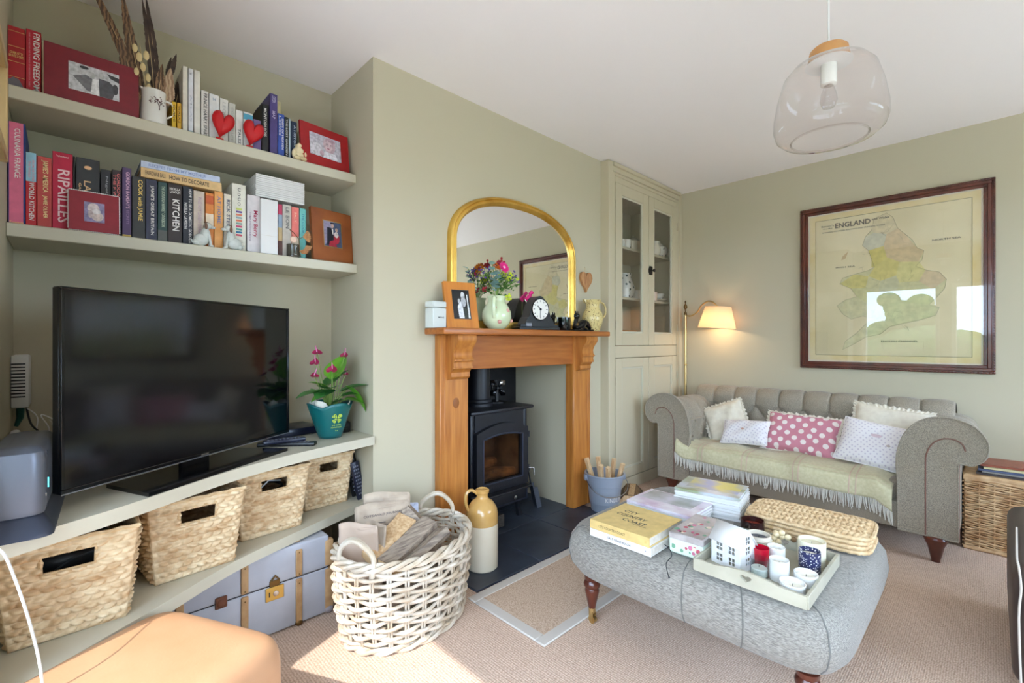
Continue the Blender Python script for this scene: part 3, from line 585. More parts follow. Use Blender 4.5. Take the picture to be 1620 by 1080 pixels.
feather('long dark pheasant feather slanting left to the ceiling', (.25,2.347,Z1+.012), (.066,2.40,2.59), .017, 'feather_brown', .01, .3)
feather('long barred feather rising straight from the jug', (.257,2.36,Z1+.012), (.164,2.39,2.585), .020, 'feather_brown', -.008, .28)
feather('tall dark feather on the right of the long barred one', (.264,2.352,Z1+.012), (.225,2.37,2.575), .013, 'feather_dark', .01, .25)
feather('second tall dark feather with a frayed edge', (.268,2.362,Z1+.012), (.238,2.372,2.585), .016, 'feather_dark', .012, .22)
feather('short brown feather with ragged barbs on the left', (.25,2.34,Z1+.012), (.150,2.36,2.40), .030, 'feather_brown', -.006, .3, .5)
feather('broad pale feather fan drooping to the right', (.272,2.345,Z1+.012), (.318,2.36,2.33), .03, 'feather_pale', .008, .35, .5)
feather('pointed dark feather tip above the pale fan', (.275,2.35,Z1+.012), (.338,2.37,2.40), .010, 'feather_dark', 0, .66, .8)
feather('smaller pointed dark feather beside the pale fan', (.272,2.36,Z1+.012), (.322,2.38,2.385), .008, 'feather_dark', 0, .66, .8)
feather('short mottled feather in the middle of the jug', (.262,2.33,Z1+.012), (.286,2.33,2.32), .015, 'feather_brown', 0, .4)
feather('soft brown feather hanging low behind the tall books', (.285,2.36,Z1+.012), (.352,2.44,2.32), .018, 'feather_dark', .02, .5, .6)
t = thing('seed_pod_stem', 'dried stem of papery oval seed pods among the feathers', 'dried flower', (.254,2.33,Z1+.012), 0)
b = MB(); b.tube([(0,0,0),(-.02,0,.12),(-.04,-.002,.29)], .0014, 5); b.build('stalk', 'quill', t)
for (x, z, s) in ((-.03,.20,1),(-.014,.165,1),(-.042,.235,1.1),(-.012,.125,1),(-.05,.175,.9),(-.02,.25,1.1),(-.055,.265,1)): MB().ell((x, -.006, z), (.009*s,.003,.017*s), 10, 6).build('pod', 'seedpod', t)
# ------------------------------------------------------------------ television
P1, P2 = V((-.008, 1.756, 0)), V((.745, 2.254, 0)); tvw = (P2-P1).length; tang = math.atan2(P2.y-P1.y, P2.x-P1.x)
tv = thing('television', 'large black flat television on the curved alcove shelf', 'television', ((P1.x+P2.x)/2, (P1.y+P2.y)/2, .737), tang)
w = tvw/2; b = MB(); b.box(-w, w, .004, .03, .045, .614, .004); b.box(-w*.6, w*.6, .03, .065, .07, .36, .012, 2); b.build('housing', 'black', tv)
b = MB(); b.box(-w, w, -.004, .004, .045, .058, .002); b.box(-w, w, -.004, .004, .606, .614, .002); b.box(-w, -w+.009, -.004, .004, .058, .606, .002); b.box(w-.009, w, -.004, .004, .058, .606, .002); b.build('bezel', 'black_gloss', tv)
MB().box(-w+.009, w-.009, .001, .005, .058, .606).build('screen', 'tv_screen', tv)
MB().box(-w, w, -.0055, -.003, .044, .047).build('silver_edge', mat('tv_edge', (150,150,156), .3, .8), tv)
MB().box(-.016, .016, -.0052, -.004, .049, .054).build('logo', 'steel', tv)
MB().box(-.06,.06,.034,.05,.01,.12,.004).build('stand_neck', 'black_gloss', tv)
b = MB(); b.prism([(-.3,-.115),(.3,-.115),(.26,.10),(-.26,.10)], 0, .012); b.build('stand_base', 'black_gloss', tv)
# grey speaker with LED at the left end of the shelf
t = thing('wireless_speaker', 'grey rounded speaker with a glowing blue light beside the television', 'speaker', (-.077, 1.765, .737), R(-3))
def rr(w, d, r, n=5):
    o = []
    for cx, cy, a in ((w-r,d-r,0),(-w+r,d-r,90),(-w+r,-d+r,180),(w-r,-d+r,270)):
        for i in range(n+1): q = R(a+90*i/n); o.append((cx+r*math.cos(q), cy+r*math.sin(q)))
    return o
def loft(b, rings, cap=True):
    n = len(rings[0]); vs = [p for r_ in rings for p in r_]; fs = []
    for i in range(len(rings)-1):
        for j in range(n): fs.append((i*n+j, i*n+(j+1) % n, (i+1)*n+(j+1) % n, (i+1)*n+j))
    if cap: fs += [tuple(reversed(range(n))), tuple((len(rings)-1)*n+j for j in range(n))]
    return b.add(vs, fs)
def rrz(w, d, r, z, dx=0, dy=0): return [(x+dx, y+dy, z) for x, y in rr(w, d, r)]
b = MB(); loft(b, [rrz(.075,.2,.03,0,-.005,-.005), rrz(.07,.19,.03,.012), rrz(.045,.155,.03,.05)]); b.build('sloping_base', 'device_dark', t)
b = MB(); loft(b, [rrz(.05,.165,.028,.045), rrz(.053,.17,.028,.06), rrz(.053,.17,.028,.175), rrz(.05,.166,.028,.195), rrz(.04,.15,.026,.206), rrz(.02,.13,.018,.21)]); b.build('housing', 'device_grey', t)
b = MB(); loft(b, [rrz(.0535,.0025,.001,.05,0,-.11), rrz(.0535,.0025,.001,.19,0,-.11)]); b.build('seam', 'device_dark', t)
b = MB(); b.box(.0525, .0545, -.10, -.094, .095, .118); b.build('light', 'led', t)
b = MB(); b.box(.0525, .054, -.15, -.138, .085, .092); b.build('badge', 'steel', t)
# wall adaptor and cables
t = thing('plug_adaptor', 'white vented plug adaptor on the alcove wall', 'adaptor', (-.118, 2.52, .955))
MB().box(-.022, .026, -.05, .09, 0, .195, .008, 2).build('housing', 'plastic_white', t)
b = MB()
for k in range(11): b.box(-.02, .016, -.0508, -.049, .04+k*.012, .045+k*.012)
b.build('vent', 'charcoal', t)
MB().tube([(0,.02,.0),(.0,.01,-.04),(-.01,.0,-.07)], [.012,.01,.006], 8).build('green_plug', mat('plug_green', (24,92,84), .5), t)
t = thing('socket_box', 'white socket box low on the alcove wall beside the speaker', 'socket', (-.125, 2.42, .78)); MB().box(-.015, .012, -.05, .05, 0, .1, .01, 2).build('cover', 'plastic_white', t); MB().box(.0115, .0135, -.02, .02, .03, .07, .002).build('switch', 'white', t)
def cable(label, pts, r, m, **k): return tag(MB().tube(smooth_curve(pts, 6), r, 6).build('cable', m), label, 'cable')
cable('black cable drooping from the plug adaptor behind the speaker', [(-.1,2.48,.96),(-.085,2.42,.9),(-.05,2.36,.86),(-.02,2.3,.80),(-.015,2.26,.742)], .0032, 'cable_black')
cable('thin white cable looping below the plug adaptor', [(-.098,2.47,.955),(-.07,2.44,.92),(-.075,2.43,.85),(-.05,2.43,.83),(-.04,2.42,.88),(-.06,2.44,.93),(.01,2.42,.885),(.08,2.4,.86)], .0022, 'cable_white')
t = thing('cable_tag', 'white paper tag hanging on the thin cable', 'tag', (-.03,2.41,.90)); MB(M.Rotation(R(35), 4, 'Y')).box(0,.085,0,.001,-.006,.006).build('slip', 'white', t); MB().tube([(0,0,0),(-.01,.01,.012)], .001, 4).build('string', 'cable_white', t)
cable('white charging cable hanging over the basket shelf to the floor', [(-.125,1.56,.742),(-.105,1.545,.735),(-.088,1.53,.70),(-.055,1.48,.58),(-.035,1.46,.45),(-.034,1.45,.28),(-.04,1.45,.1),(-.03,1.44,.004)], .0028, 'cable_white')
# set-top boxes and remotes on the shelf
t = thing('set_top_box', 'flat black set top box behind the potted anthurium', 'set top box', (.80, 2.44, .737), R(8)); MB().box(-.13, .13, -.09, .09, .004, .04, .006, 2).build('casing', mat('navy_black', (20,24,44), .3), t)
b = MB(); [b.box(x-.01,x+.01,y-.01,y+.01,0,.005) for x in (-.1,.1) for y in (-.07,.07)]; b.build('foot', 'black', t)
t = thing('black_console', 'small black console box at the alcove corner', 'console', (1.0, 2.40, .737), R(5)); MB().box(-.05, .05, -.12, .1, .0, .055, .01, 2).build('casing', 'black', t); MB().box(-.03, .03, -.1205, -.119, .02, .03).build('display', 'black_gloss', t)
def remote(label, loc, rz, l=.19, w=.045, m='black', tilt=None):
    t = thing('remote_control', label, 'remote control', loc, rz, 'remote controls'); 
    if tilt: t.rotation_euler = tilt
    MB().box(-l/2, l/2, -w/2, w/2, 0, .016, .005, 2).build('body', m, t); b = MB()
    for i in range(9):
        for j in range(3): b.box(-l*.4+i*l*.09, -l*.4+i*l*.09+.008, -w*.3+j*w*.22, -w*.3+j*w*.22+.006, .0155, .0175)
    b.build('button_pad', mat('button', (110,112,126), .5), t)
remote('black remote control lying near the plant', (.735, 2.16, .737), R(-38)); remote('second black remote lying behind the near one', (.70, 2.215, .737), R(-20)); remote('slim dark remote across the other two', (.70, 2.17, .7555), R(-8), .17, .04, 'navy_black')
remote('black remote standing upright beside the smallest basket', (1.075, 2.25, .495), 0, .2, .045, 'navy_black', (R(90), R(78), R(0))); remote('second upright black remote against the alcove side wall', (1.075, 2.30, .51), 0, .22, .05, 'black', (R(90), R(80), 0))
# ------------------------------------------------------------------ water hyacinth baskets
HW0, HW1, HD, HH = .118, .145, .30, .268   # half widths bottom/top, depth, height
def hyacinth_basket():
    t = thing('storage_basket', 'x', 'basket', (0,0,0), 0, 'woven storage baskets')
    rows, amp = 14, .016
    def side(name, p00, p10, p01, p11, nrm, ncell, hole=None):
        b = MB(); nu, nv = ncell*8, rows*6; n = V(nrm); P = [V(p) for p in (p00, p10, p01, p11)]; idx = {}; vs = []; fs = []
        for j in range(nv+1):
            v = j/nv; row = v*rows; ri = int(min(row, rows-1e-6)); f = row-ri
            for i in range(nu+1):
                u = i/nu; cc = u*ncell+(.5 if ri % 2 else 0)+.35*(f-.5)*(1 if ri % 2 else -1)
                g = cc-math.floor(cc); e = max(0, math.sin(PI*g))**.7*max(0, math.sin(PI*f))**.8
                edge = min(1, 12*min(u, 1-u), 12*min(v, 1-v)+.3)
                w_ = .0022*math.sin(3.1*row+5*u)
                p = P[0]*(1-u)*(1-v)+P[1]*u*(1-v)+P[2]*(1-u)*v+P[3]*u*v
                idx[i, j] = len(vs); vs.append(p+n*(amp*e*edge+w_*edge))
        for j in range(nv):
            for i in range(nu):
                u, v = (i+.5)/nu, (j+.5)/nv
                if hole and hole[0] < u < hole[1] and hole[2] < v < hole[3]: continue
                fs.append((idx[i,j], idx[i+1,j], idx[i+1,j+1], idx[i,j+1]))
        b.add(vs, fs); o = b.build(name, 'hyacinth', t, ang=180)
        md = o.modifiers.new('thickness', 'SOLIDIFY'); md.thickness = .006; md.offset = -1
        return P
    e = .012
    F = [(-HW0,0,0),(HW0,0,0),(-HW1,-e*2.2,HH),(HW1,-e*2.2,HH)]
    B = [(HW0,HD,0),(-HW0,HD,0),(HW1,HD+.02,HH),(-HW1,HD+.02,HH)]
    side('woven_front', *F, (0,-1,0), 9, (.3,.68,.70,.89)); side('woven_back', *B, (0,1,0), 9)
    side('woven_side', (HW0,0,0), (HW0,HD,0), (HW1,-e*2.2,HH), (HW1,HD+.02,HH), (1,0,0), 10); side('woven_side', (-HW0,HD,0), (-HW0,0,0), (-HW1,HD+.02,HH), (-HW1,-e*2.2,HH), (-1,0,0), 10)
    MB().box(-HW0, HW0, .0, HD, .0, .006).build('bottom', 'hyacinth_edge', t)
    c = [(-HW1,-e*2.2,HH),(HW1,-e*2.2,HH),(HW1,HD+.02,HH),(-HW1,HD+.02,HH)]; b = MB(); pts = []
    for k in range(4):
        A, C = V(c[k]), V(c[(k+1) % 4])
        for i in range(14): pts.append(A.lerp(C, i/14)+V((0,0,.002*math.sin(i*2.2))))
    b.tube(pts, .0065, 6, closed=True); b.build('rim', 'hyacinth_edge', t)
    b = MB(); fx = lambda u, v: V(F[0])*(1-u)*(1-v)+V(F[1])*u*(1-v)+V(F[2])*(1-u)*v+V(F[3])*u*v+V((0,-.004,0))
    b.tube([fx(u, v) for u, v in ((.3,.7),(.49,.695),(.68,.7),(.69,.8),(.68,.89),(.49,.895),(.3,.89),(.29,.8))], .0055, 6, closed=True); b.build('handle_opening', 'hyacinth_edge', t)
    return t
hb = hyacinth_basket()
HB = [((.013, 1.765), 0, 'leftmost woven storage basket, paler and nearest the speaker'), ((.333, 1.925), R(6), 'second woven storage basket from the left below the television'), ((.63, 2.10), R(4), 'third woven storage basket, below the remote controls'), ((.925, 2.262), R(3), 'rightmost woven storage basket below the potted anthurium')]
for k, (p, a, lb) in enumerate(HB):
    o = hb if k == 0 else copy_tree(hb); o.location = (p[0], p[1], .395); o.rotation_euler = (0, 0, a); o['label'] = lb
    if k == 3: o.scale = (.88, .95, .93)
t = thing('folded_leather', 'dark leather pouch showing through the leftmost basket opening', 'pouch', (.013, 1.90, .405)); MB().box(-.1, .1, -.07, .12, 0, .2, .03, 3).build('body', 'black', t); MB().tube([(-.08,-.075,.12),(0,-.08,.175),(.08,-.075,.19)], .003, 6).build('stitched_edge', 'charcoal', t)
t = thing('coiled_lead', 'dark coiled lead inside the third basket', 'cable', (.63, 2.24, .405)); MB().tube([(.08*math.cos(q), .06*math.sin(q), .01+.15*q/20) for q in [i*.4 for i in range(55)]], .007, 6).build('coil', 'cable_black', t); MB().tube([(-.04,-.08,.16),(0,-.085,.2),(.05,-.08,.19)], .003, 6).build('loose_end', 'cable_white', t)
# ------------------------------------------------------------------ trunk under the shelf
t = thing('travel_trunk', 'pale grey travelling trunk with wooden slats and brass lock', 'trunk', (.50, 2.04, 0))
TL, TD, TH_ = .345, .42, .345
b = MB(); b.box(-TL, TL, 0, TD, .006, .2035, .009, 3); b.build('lower_case', 'trunk_grey', t)
b = MB(); b.box(-TL, TL, 0, TD, .2045, TH_, .009, 3); b.build('lid', 'trunk_grey', t)
MB().box(-TL+.004, TL-.004, .004, TD-.004, .2, .208).build('seam', 'dark', t)
for x in (-.2, .01, .215):
    for (a, c) in ((.006,.198),(.21,.32)): MB().box(x-.013, x+.013, -.008, .004, a, c, .003).build('slat', 'trunk_slat', t)
    MB().box(x-.013, x+.013, .02, TD-.02, TH_-.003, TH_+.006, .003).build('slat', 'trunk_slat', t)
    b = MB(); [b.ell((x, -.0085, z), (.003,.002,.003), 8, 5) for z in (.02,.18,.22,.31)]; b.ell((x,-.002,.012), (.016,.012,.012), 10, 6); b.build('rivet', 'aged_brass', t)
for x in (-TL, TL): b = MB(); b.box(x-.02, x+.02, -.004, .03, .01, .2, .008, 2); b.box(x-.02, x+.02, -.004, .03, .21, TH_-.02, .008, 2); b.build('corner_guard', 'trunk_slat', t); b = MB(); b.ell((x, .006, .018), (.022,.018,.018), 10, 6); b.build('corner_cap', mat('cap_grey', (150,140,140), .5), t)
lk = MB().box(.085, .155, -.005, .001, .145, .2, .002).build('lock_plate', mat('lock_brass', (206,170,90), .35, .7), t)
MB().lathe([(0,0),(.011,0),(.011,.003),(.006,.004),(0,.004)], 16, frame_T((.123,-.0055,.172), (1,0,0), (0,0,1))).build('lock_disc', 'steel', lk); MB().box(.097, .101, -.0062, -.004, .163, .182).build('keyhole', 'dark', lk)
b = MB(); b.box(.1, .14, -.004, .001, .2, .225, .002); b.tube([(.105,-.004,.225),(.12,-.008,.245),(.135,-.004,.225)], .004, 6); b.build('hasp', 'aged_brass', t)
b = MB(); b.box(-.09, -.05, -.006, .001, .185, .23, .004); b.ell((-.07,-.006,.205), (.014,.004,.016), 10, 6); b.build('catch', mat('rust', (110,64,40), .7), t)
# ------------------------------------------------------------------ tan leather pouffe
t = thing('leather_pouffe', 'tan leather footstool in front of the basket shelf', 'footstool', (.075, 1.41, 0), R(28))
def sup(w, d, z0, z1, e=.22, nu=40, nv=16, bul=.0, pe=.35):
    def f(u, v):
        a = 2*PI*u; ph = (v-.5)*PI; sg = lambda q, p: math.copysign(abs(q)**p, q)
        cx = sg(math.cos(a), pe); cy = sg(math.sin(a), pe); r = sg(math.cos(ph), e); z = sg(math.sin(ph), e)
        return (w*cx*r*(1+bul*(1-z*z)), d*cy*r*(1+bul*(1-z*z)), (z0+z1)/2+(z1-z0)/2*z)
    return f
MB().grid(sup(.30, .235, .0, .415, .24, 48, 20, .02, .24), 96, 28, cu=True).build('cushion', 'tan_leather', t, ang=180)
b = MB(); b.tube([(.296*math.copysign(abs(math.cos(q))**.35, math.cos(q)), .225*math.copysign(abs(math.sin(q))**.35, math.sin(q)), .355) for q in [2*PI*i/60 for i in range(60)]], .004, 6, closed=True); b.build('seam_piping', mat('tan_seam', (180,124,74), .5), t)
# ------------------------------------------------------------------ anthurium in green pot
t = thing('potted_anthurium', 'anthurium with dark pink flowers in a folded teal pot', 'potted plant', (.93, 2.235, .737), R(10))
n = 40; b = MB(); prof = []
def pot(u, v):
    a = 2*PI*u; r = .052+.052*v; fl = 1+.05*math.cos(4*a+.6)*v; top = .15+.022*abs(math.cos(2*a+.3)) ; return (r*fl*math.cos(a), r*fl*math.sin(a), v*top)
b.grid(pot, n, 10, cu=True); b.add([(.052*math.cos(2*PI*i/n), .052*math.sin(2*PI*i/n), 0) for i in range(n)], [tuple(reversed(range(n)))])
o = b.build('pot_sleeve', 'pot_green', t, ang=60); md = o.modifiers.new('thickness', 'SOLIDIFY'); md.thickness = .003
MB().lathe([(0,.10),(.075,.11),(.0,.125)], 20).build('soil', 'bark', t)
b = MB(); b.grid(lambda u, v: ((.085+.012*math.sin(9*u*PI)*v)*math.cos(R(150)+u*R(170)), (.085+.01*v)*math.sin(R(150)+u*R(170))+.0, .13+.06*v*(.6+.4*math.sin(7*u))), 20, 3); b.build('tissue_liner', mat('tissue', (206,204,190), .9), t)
def potp(a, z): v = z/.16; r = (.052+.052*v)*(1+.05*math.cos(4*a+.6)*v)+.0015; return V((r*math.cos(a), r*math.sin(a), z))
lg = MB(); a0 = R(-102)
for k in range(4):
    q = PI/2*k+PI/4
    for s in (-1, 1):
        pts = [(.004,0),(.014,.006*s),(.021,.009*s),(.024,.003*s),(.014,.001*s)]
        lg.tube([potp(a0+(math.cos(q)*u-math.sin(q)*w)/.085, .10+math.sin(q)*u+math.cos(q)*w) for u, w in pts], .0022, 5)
lg.build('clover_logo', 'logo_lime', t)
T0 = potp(a0, .064); tx = V((-math.sin(a0), math.cos(a0), 0)); ty = V((math.cos(a0)*.3, math.sin(a0)*.3, .95)); nn = V((math.cos(a0), math.sin(a0), -.3))*.003
txt(t, 'THE HAPPY', T0+nn+V((0,0,.004)), tx, ty, .045, .006, 'logo_lime'); txt(t, 'HOUSEPLANT', T0+nn-V((0,0,.006)), tx, ty, .05, .006, 'logo_lime'); txt(t, 'ltd', T0+nn-V((0,0,.022)), tx, ty, .012, .005, 'logo_lime')
def leaf(parent, base, tip, width, m, droop=.02, name='leaf', fold=.25, hearted=True):
    B, Tp = V(base), V(tip); d = Tp-B; L = d.length; x = d.normalized(); up_ = V((0,0,1)); side = x.cross(up_)
    side = side.normalized() if side.length > .05 else V((1,0,0)); nrm = side.cross(x)
    nu, nv = 10, 6; vs = []; fs = []
    for i in range(nu+1):
        u = i/nu; wd = width*(math.sin(PI*min(1, u**.62*.97+.02)))**.85
        for j in range(nv+1):
            s = (j/nv-.5)*2; back = -.12*L*abs(s)*(1-u)**3 if hearted else 0
            vs.append(B+x*(u*L+back)+side*(s*wd)+nrm*(fold*abs(s)*wd)+V((0,0,-droop*u*u)))
    for i in range(nu):
        for j in range(nv): a = i*(nv+1)+j; fs.append((a, a+1, a+nv+2, a+nv+1))
    return MB().add(vs, fs).build(name, m, parent, ang=180)
SP = V((0,0,.115))
def stalk(p, m='stem', r=.0024):
    p = V(p); mid = SP.lerp(p, .5)+V((p.x*.12, p.y*.12, .02)); return MB().tube(smooth_curve([tuple(SP+V((p.x*.1,p.y*.1,0))), tuple(mid), tuple(p)], 4), r, 5).build('stalk', m, t)
LV = [((.01,-.01,.29),(.085,.0,.40),.062,'leaf_light',0),((-.03,-.02,.215),(-.13,-.06,.262),.05,'leaf',.03),((-.03,-.05,.225),(-.125,-.09,.22),.052,'leaf',.02),((-.03,.0,.24),(-.10,.02,.29),.042,'leaf_light',.02),((.05,-.03,.22),(.16,-.10,.265),.05,'leaf',.02),((.07,-.04,.235),(.15,-.075,.14),.06,'leaf_light',.03),((.02,.05,.25),(.12,.07,.315),.04,'leaf',.01),((.03,-.06,.2),(.10,-.11,.22),.04,'leaf',.02),((-.07,-.03,.22),(-.19,-.03,.235),.042,'leaf',.03),((.0,.05,.2),(-.03,.10,.24),.05,'leaf',.02),((-.01,-.04,.165),(.03,-.075,.2),.04,'leaf',.02),((-.05,-.03,.2),(-.11,-.02,.20),.04,'leaf_light',.02)]
LV += [((-.04,-.05,.24),(-.07,-.13,.27),.05,'leaf',.02),((.05,-.06,.18),(.13,-.11,.165),.045,'leaf_light',.02),((.03,.0,.27),(.075,-.05,.335),.04,'leaf',.01)]
for a, c, wd, m, dr in LV: stalk(a); leaf(t, a, c, wd*1.12, m, dr)
FL = [((-.095,-.03,.37),.052),((-.125,-.07,.31),.046),((-.02,-.05,.335),.062),((.05,-.045,.40),.046),((.065,-.03,.305),.034),((-.075,-.01,.415),.055)]
for p, s in FL:
    stalk(p, 'stem', .0018); P = V(p); rnd = random.Random(str(p)); dx = V((rnd.uniform(-1,1), rnd.uniform(-1,-.2), rnd.uniform(0,.3))).normalized()
    nz = V((-.25+rnd.uniform(-.5,.5), -.45, .8)).normalized(); xx = nz.cross(V((0,0,1))).normalized(); yy = nz.cross(xx); hp = heart(s*.85, s*.95, 22); Tf = frame_T(P, xx, -yy if yy.z > 0 else yy)
    f = MB(Tf).add([(0,s*.05,-.004)]+[(u*.6, v*.6+s*.05, -.002) for u, v in hp]+[(u, v+s*.05, .004) for u, v in hp], [(0,1+i,1+(i+1) % 22) for i in range(22)]+[(1+i,23+i,23+(i+1) % 22,1+(i+1) % 22) for i in range(22)]).build('flower', 'spathe', t, ang=180); MB().tube([P, P+V((dx.x*.005,dx.y*.005,.012)), P+V((dx.x*.012,dx.y*.012,.03))], [.003,.003,.0018], 7).build('spadix', 'spadix', f)
# ------------------------------------------------------------------ pine fire surround
fs_ = thing('fire_surround', 'stripped pine fireplace surround with scrolled corbels', 'fireplace surround', (0, 0, 0))
MB().box(1.389, 2.867, 1.936, YC, 1.237, 1.272, .006, 2).build('mantel_shelf', 'pine_h', fs_)
MB().box(1.645, 2.605, 2.075, YC, 1.04, 1.237, .003).build('frieze', 'pine_h', fs_)
for x0, x1 in ((1.455, 1.648), (2.602, 2.795)):
    l = MB().box(x0, x1, 2.062, YC, .0125, 1.237, .004).build('leg', 'pine', fs_)
    s = 1 if x0 < 2 else -1; xa = x0+.03 if s > 0 else x1-.03
    MB().box(xa-.004, xa+.004, 2.058, 2.064, .0125, 1.237, .002).build('bead', 'pine', l)
    if s > 0: MB().ell((1.56, 2.061, .86), (.022,.002,.03), 16, 6).build('knot', mat('pine_knot', (140,82,34), .5), l)
    else: MB().box(2.60, 2.625, 2.07, YC+.02, .0125, 1.04, .002).build('inner_slip', 'pine', l)
    prof = [(2.062,1.236),(1.968,1.236),(1.962,1.215),(1.968,1.196),(1.99,1.17),(2.004,1.14),(2.002,1.115),(1.992,1.104),(1.992,1.094),(2.002,1.09),(2.004,1.082),(2.0,1.06),(2.006,1.052),(2.014,1.048),(2.026,1.03),(2.024,1.008),(2.032,.998),(2.05,.992),(2.062,.99)]
    cb = (x0+.045, x1-.02) if s > 0 else (x0+.02, x1-.045)
    MB().prism(prof, cb[0], cb[1], 'x').build('corbel', 'pine', fs_)
    b = MB(); [b.box(cb[0]-.004, cb[1]+.004, yy, yy+.012, zz, zz+.009, .002) for yy, zz in ((1.988,1.094),(1.998,1.052))]; b.build('corbel_bead', 'pine', fs_)
# ------------------------------------------------------------------ wood stove
st = thing('wood_stove', 'black cast iron wood burning stove in the fireplace', 'stove', (2.04, 2.2, .012))
b = MB(); b.box(-.25,-.215,.02,.36,.2,.735,.01,2); b.box(.215,.25,.02,.36,.2,.735,.01,2); b.box(-.215,.215,.32,.36,.2,.735); b.box(-.215,.215,.02,.32,.62,.735); b.box(-.215,.215,.02,.32,.2,.24); b.box(-.21, .21, .03, .34, .13, .2, .008)
sh = b.build('body', 'iron', st)
MB().box(-.275, .275, -.02, .385, .735, .758, .008, 2).build('top_plate', 'iron', st)
for x in (-.19, .19):
    for y in (.06, .30): MB().tube([(x*1.12,y,0),(x*1.05,y,.05),(x,y,.135)], [.024,.016,.03], 8).build('leg', 'iron', st)
def arch(x0, x1, z0, z1, rise, n=8): return [(x0,z0),(x1,z0),(x1,z1)]+[(x1+(x0-x1)*i/n, z1+rise*(1-abs(2*i/n-1)**1.6)) for i in range(1, n)]+[(x0,z1)]
dr = MB().prism(arch(-.225,.225,.235,.615,.05), -.012, .022, 'y', holes=[arch(-.165,.165,.30,.57,.02)]).build('door', 'iron', st)
MB().prism(arch(-.168,.168,.297,.573,.02), .006, .010, 'y').build('door_glass', 'stove_glass', dr)
b = MB(); pr = arch(-.172,.172,.293,.577,.02); b.tube([(x,-.013,z) for x, z in pr], .005, 6, closed=True); b.build('glass_rim', mat('iron_hi', (60,66,84), .3, .5), dr)
b = MB(); b.tube([(.24,-.005,.33),(.262,-.03,.33),(.262,-.035,.28)], .007, 7); b.build('door_handle', 'steel', dr)
b = MB(); [b.tube([(.238,.0,z-.02),(.238,.0,z+.02)], .011, 8) for z in (.33,.56)]; b.build('hinge', 'iron', dr)
b = MB(); [b.ell((-.17+k*.026, -.0125, .262), (.004,.002,.004), 6, 4) for k in range(14)]; b.build('air_hole', 'black', dr)
dw = MB().box(-.20, .20, -.035, .03, .135, .225, .006, 2).build('ash_drawer', 'iron', st)
b = MB(); b.box(-.19,.19,-.038,-.034,.145,.149); b.box(-.19,.19,-.038,-.034,.211,.215); b.box(-.19,-.186,-.038,-.034,.149,.211); b.box(.186,.19,-.038,-.034,.149,.211); b.build('drawer_bead', 'iron_hi', dw)
b = MB(); b.lathe([(0,0),(.006,0),(.006,.012),(.014,.016),(.014,.024),(0,.028)], 14, frame_T((.06,-.036,.18), (1,0,0), (0,0,1))); b.build('knob', 'steel', dw)
MB().box(-.2, .2, -.075, -.02, .225, .238, .005, 2).build('ash_lip', 'iron', st)
MB().box(-.16,-.02,-.04,-.02,.012,.09,.004).build('heat_shield', mat('mesh_grey', (90,84,80), .6, rgb2=(50,48,46), scale=300, kind='voronoi'), st)
b = MB(); b.box(-.30, -.255, -.06, .02, .2, .26, .006); b.box(-.33,-.27,-.11,-.03,.17,.2,.006); b.build('side_latch', 'iron', st)
MB().lathe([(.085,.758),(.085,.8),(.074,.805),(.074,1.048)], 24, c=(-.03,.2,0)).build('flue_pipe', 'iron', st)
MB().lathe([(.0,.0),(.095,0),(.095,.02),(.082,.03),(.0,.03)], 24, c=(-.03,.2,.757)).build('flue_collar', 'iron', st)
b = MB(); b.box(-.2,.2,.05,.3,.24,.26); b.build('grate', 'ash', st); fb = mat('firebrick', (190,160,126), .95, rgb2=(120,96,76), scale=9)
MB().box(-.2,.2,.30,.319,.26,.62).build('fire_brick', fb, st); [MB().box(x-.007,x+.007,.05,.3,.26,.62).build('fire_brick', fb, st) for x in (-.207,.207)]  # pale lining added to lighten the dim firebox behind the door glass
for k, (x, y, z, a) in enumerate(((-.06,.14,.30,12),(.07,.12,.30,-20),(.0,.2,.355,5))):
    o = MB(M.Translation((x,y,z)) @ M.Rotation(R(a), 4, 'Z')).tube([(-.12,0,0),(-.04,.01,.008),(.05,0,.004),(.12,.01,0)], [.03,.038,.036,.03], 9).build('burnt_log', mat('charlog', (214,160,106), .9, rgb2=(110,84,64), scale=14), st)
t = thing('stove_fan', 'black stove fan with shiny blades on the stove top', 'fan', (2.17, 2.40, .77), R(-30))
b = MB(); b.box(-.04,.04,-.03,.03,0,.012,.003); b.box(-.012,.012,-.012,.012,.012,.1,.003); [b.box(-.036+k*.011,-.031+k*.011,-.005,.02,.07,.16) for k in range(7)]; b.build('fin_body', 'black', t)
for k in range(4):
    q = PI/4+PI/2*k; b = MB(); b.add([(0,-.03,.11),(.06*math.cos(q-.4),-.026,.11+.06*math.sin(q-.4)),(.075*math.cos(q),-.034,.11+.075*math.sin(q)),(.06*math.cos(q+.4),-.042,.11+.06*math.sin(q+.4))], [(0,1,2,3)]); o = b.build('blade', 'steel' if k == 0 else 'black_gloss', t); md = o.modifiers.new('t', 'SOLIDIFY'); md.thickness = .001
MB().tube([(0,-.01,.11),(0,-.04,.11)], .008, 8).build('hub', 'black', t)
t = thing('ash_shovel', 'dark metal ash shovel leaning in the fireplace corner', 'shovel', (2.46, 2.30, .012), R(60))
b = MB(M.Rotation(R(-12), 4, 'X')); b.box(-.05, .05, 0, .004, 0, .16, .001); b.box(-.052,-.048,-.03,.004,0,.15); b.box(.048,.052,-.03,.004,0,.15); b.build('blade', mat('gunmetal', (110,116,128), .35, .8), t)
MB(M.Rotation(R(-12), 4, 'X')).tube([(0,.002,.15),(0,.002,.3)], [.006,.005], 8).build('handle', 'iron', t)
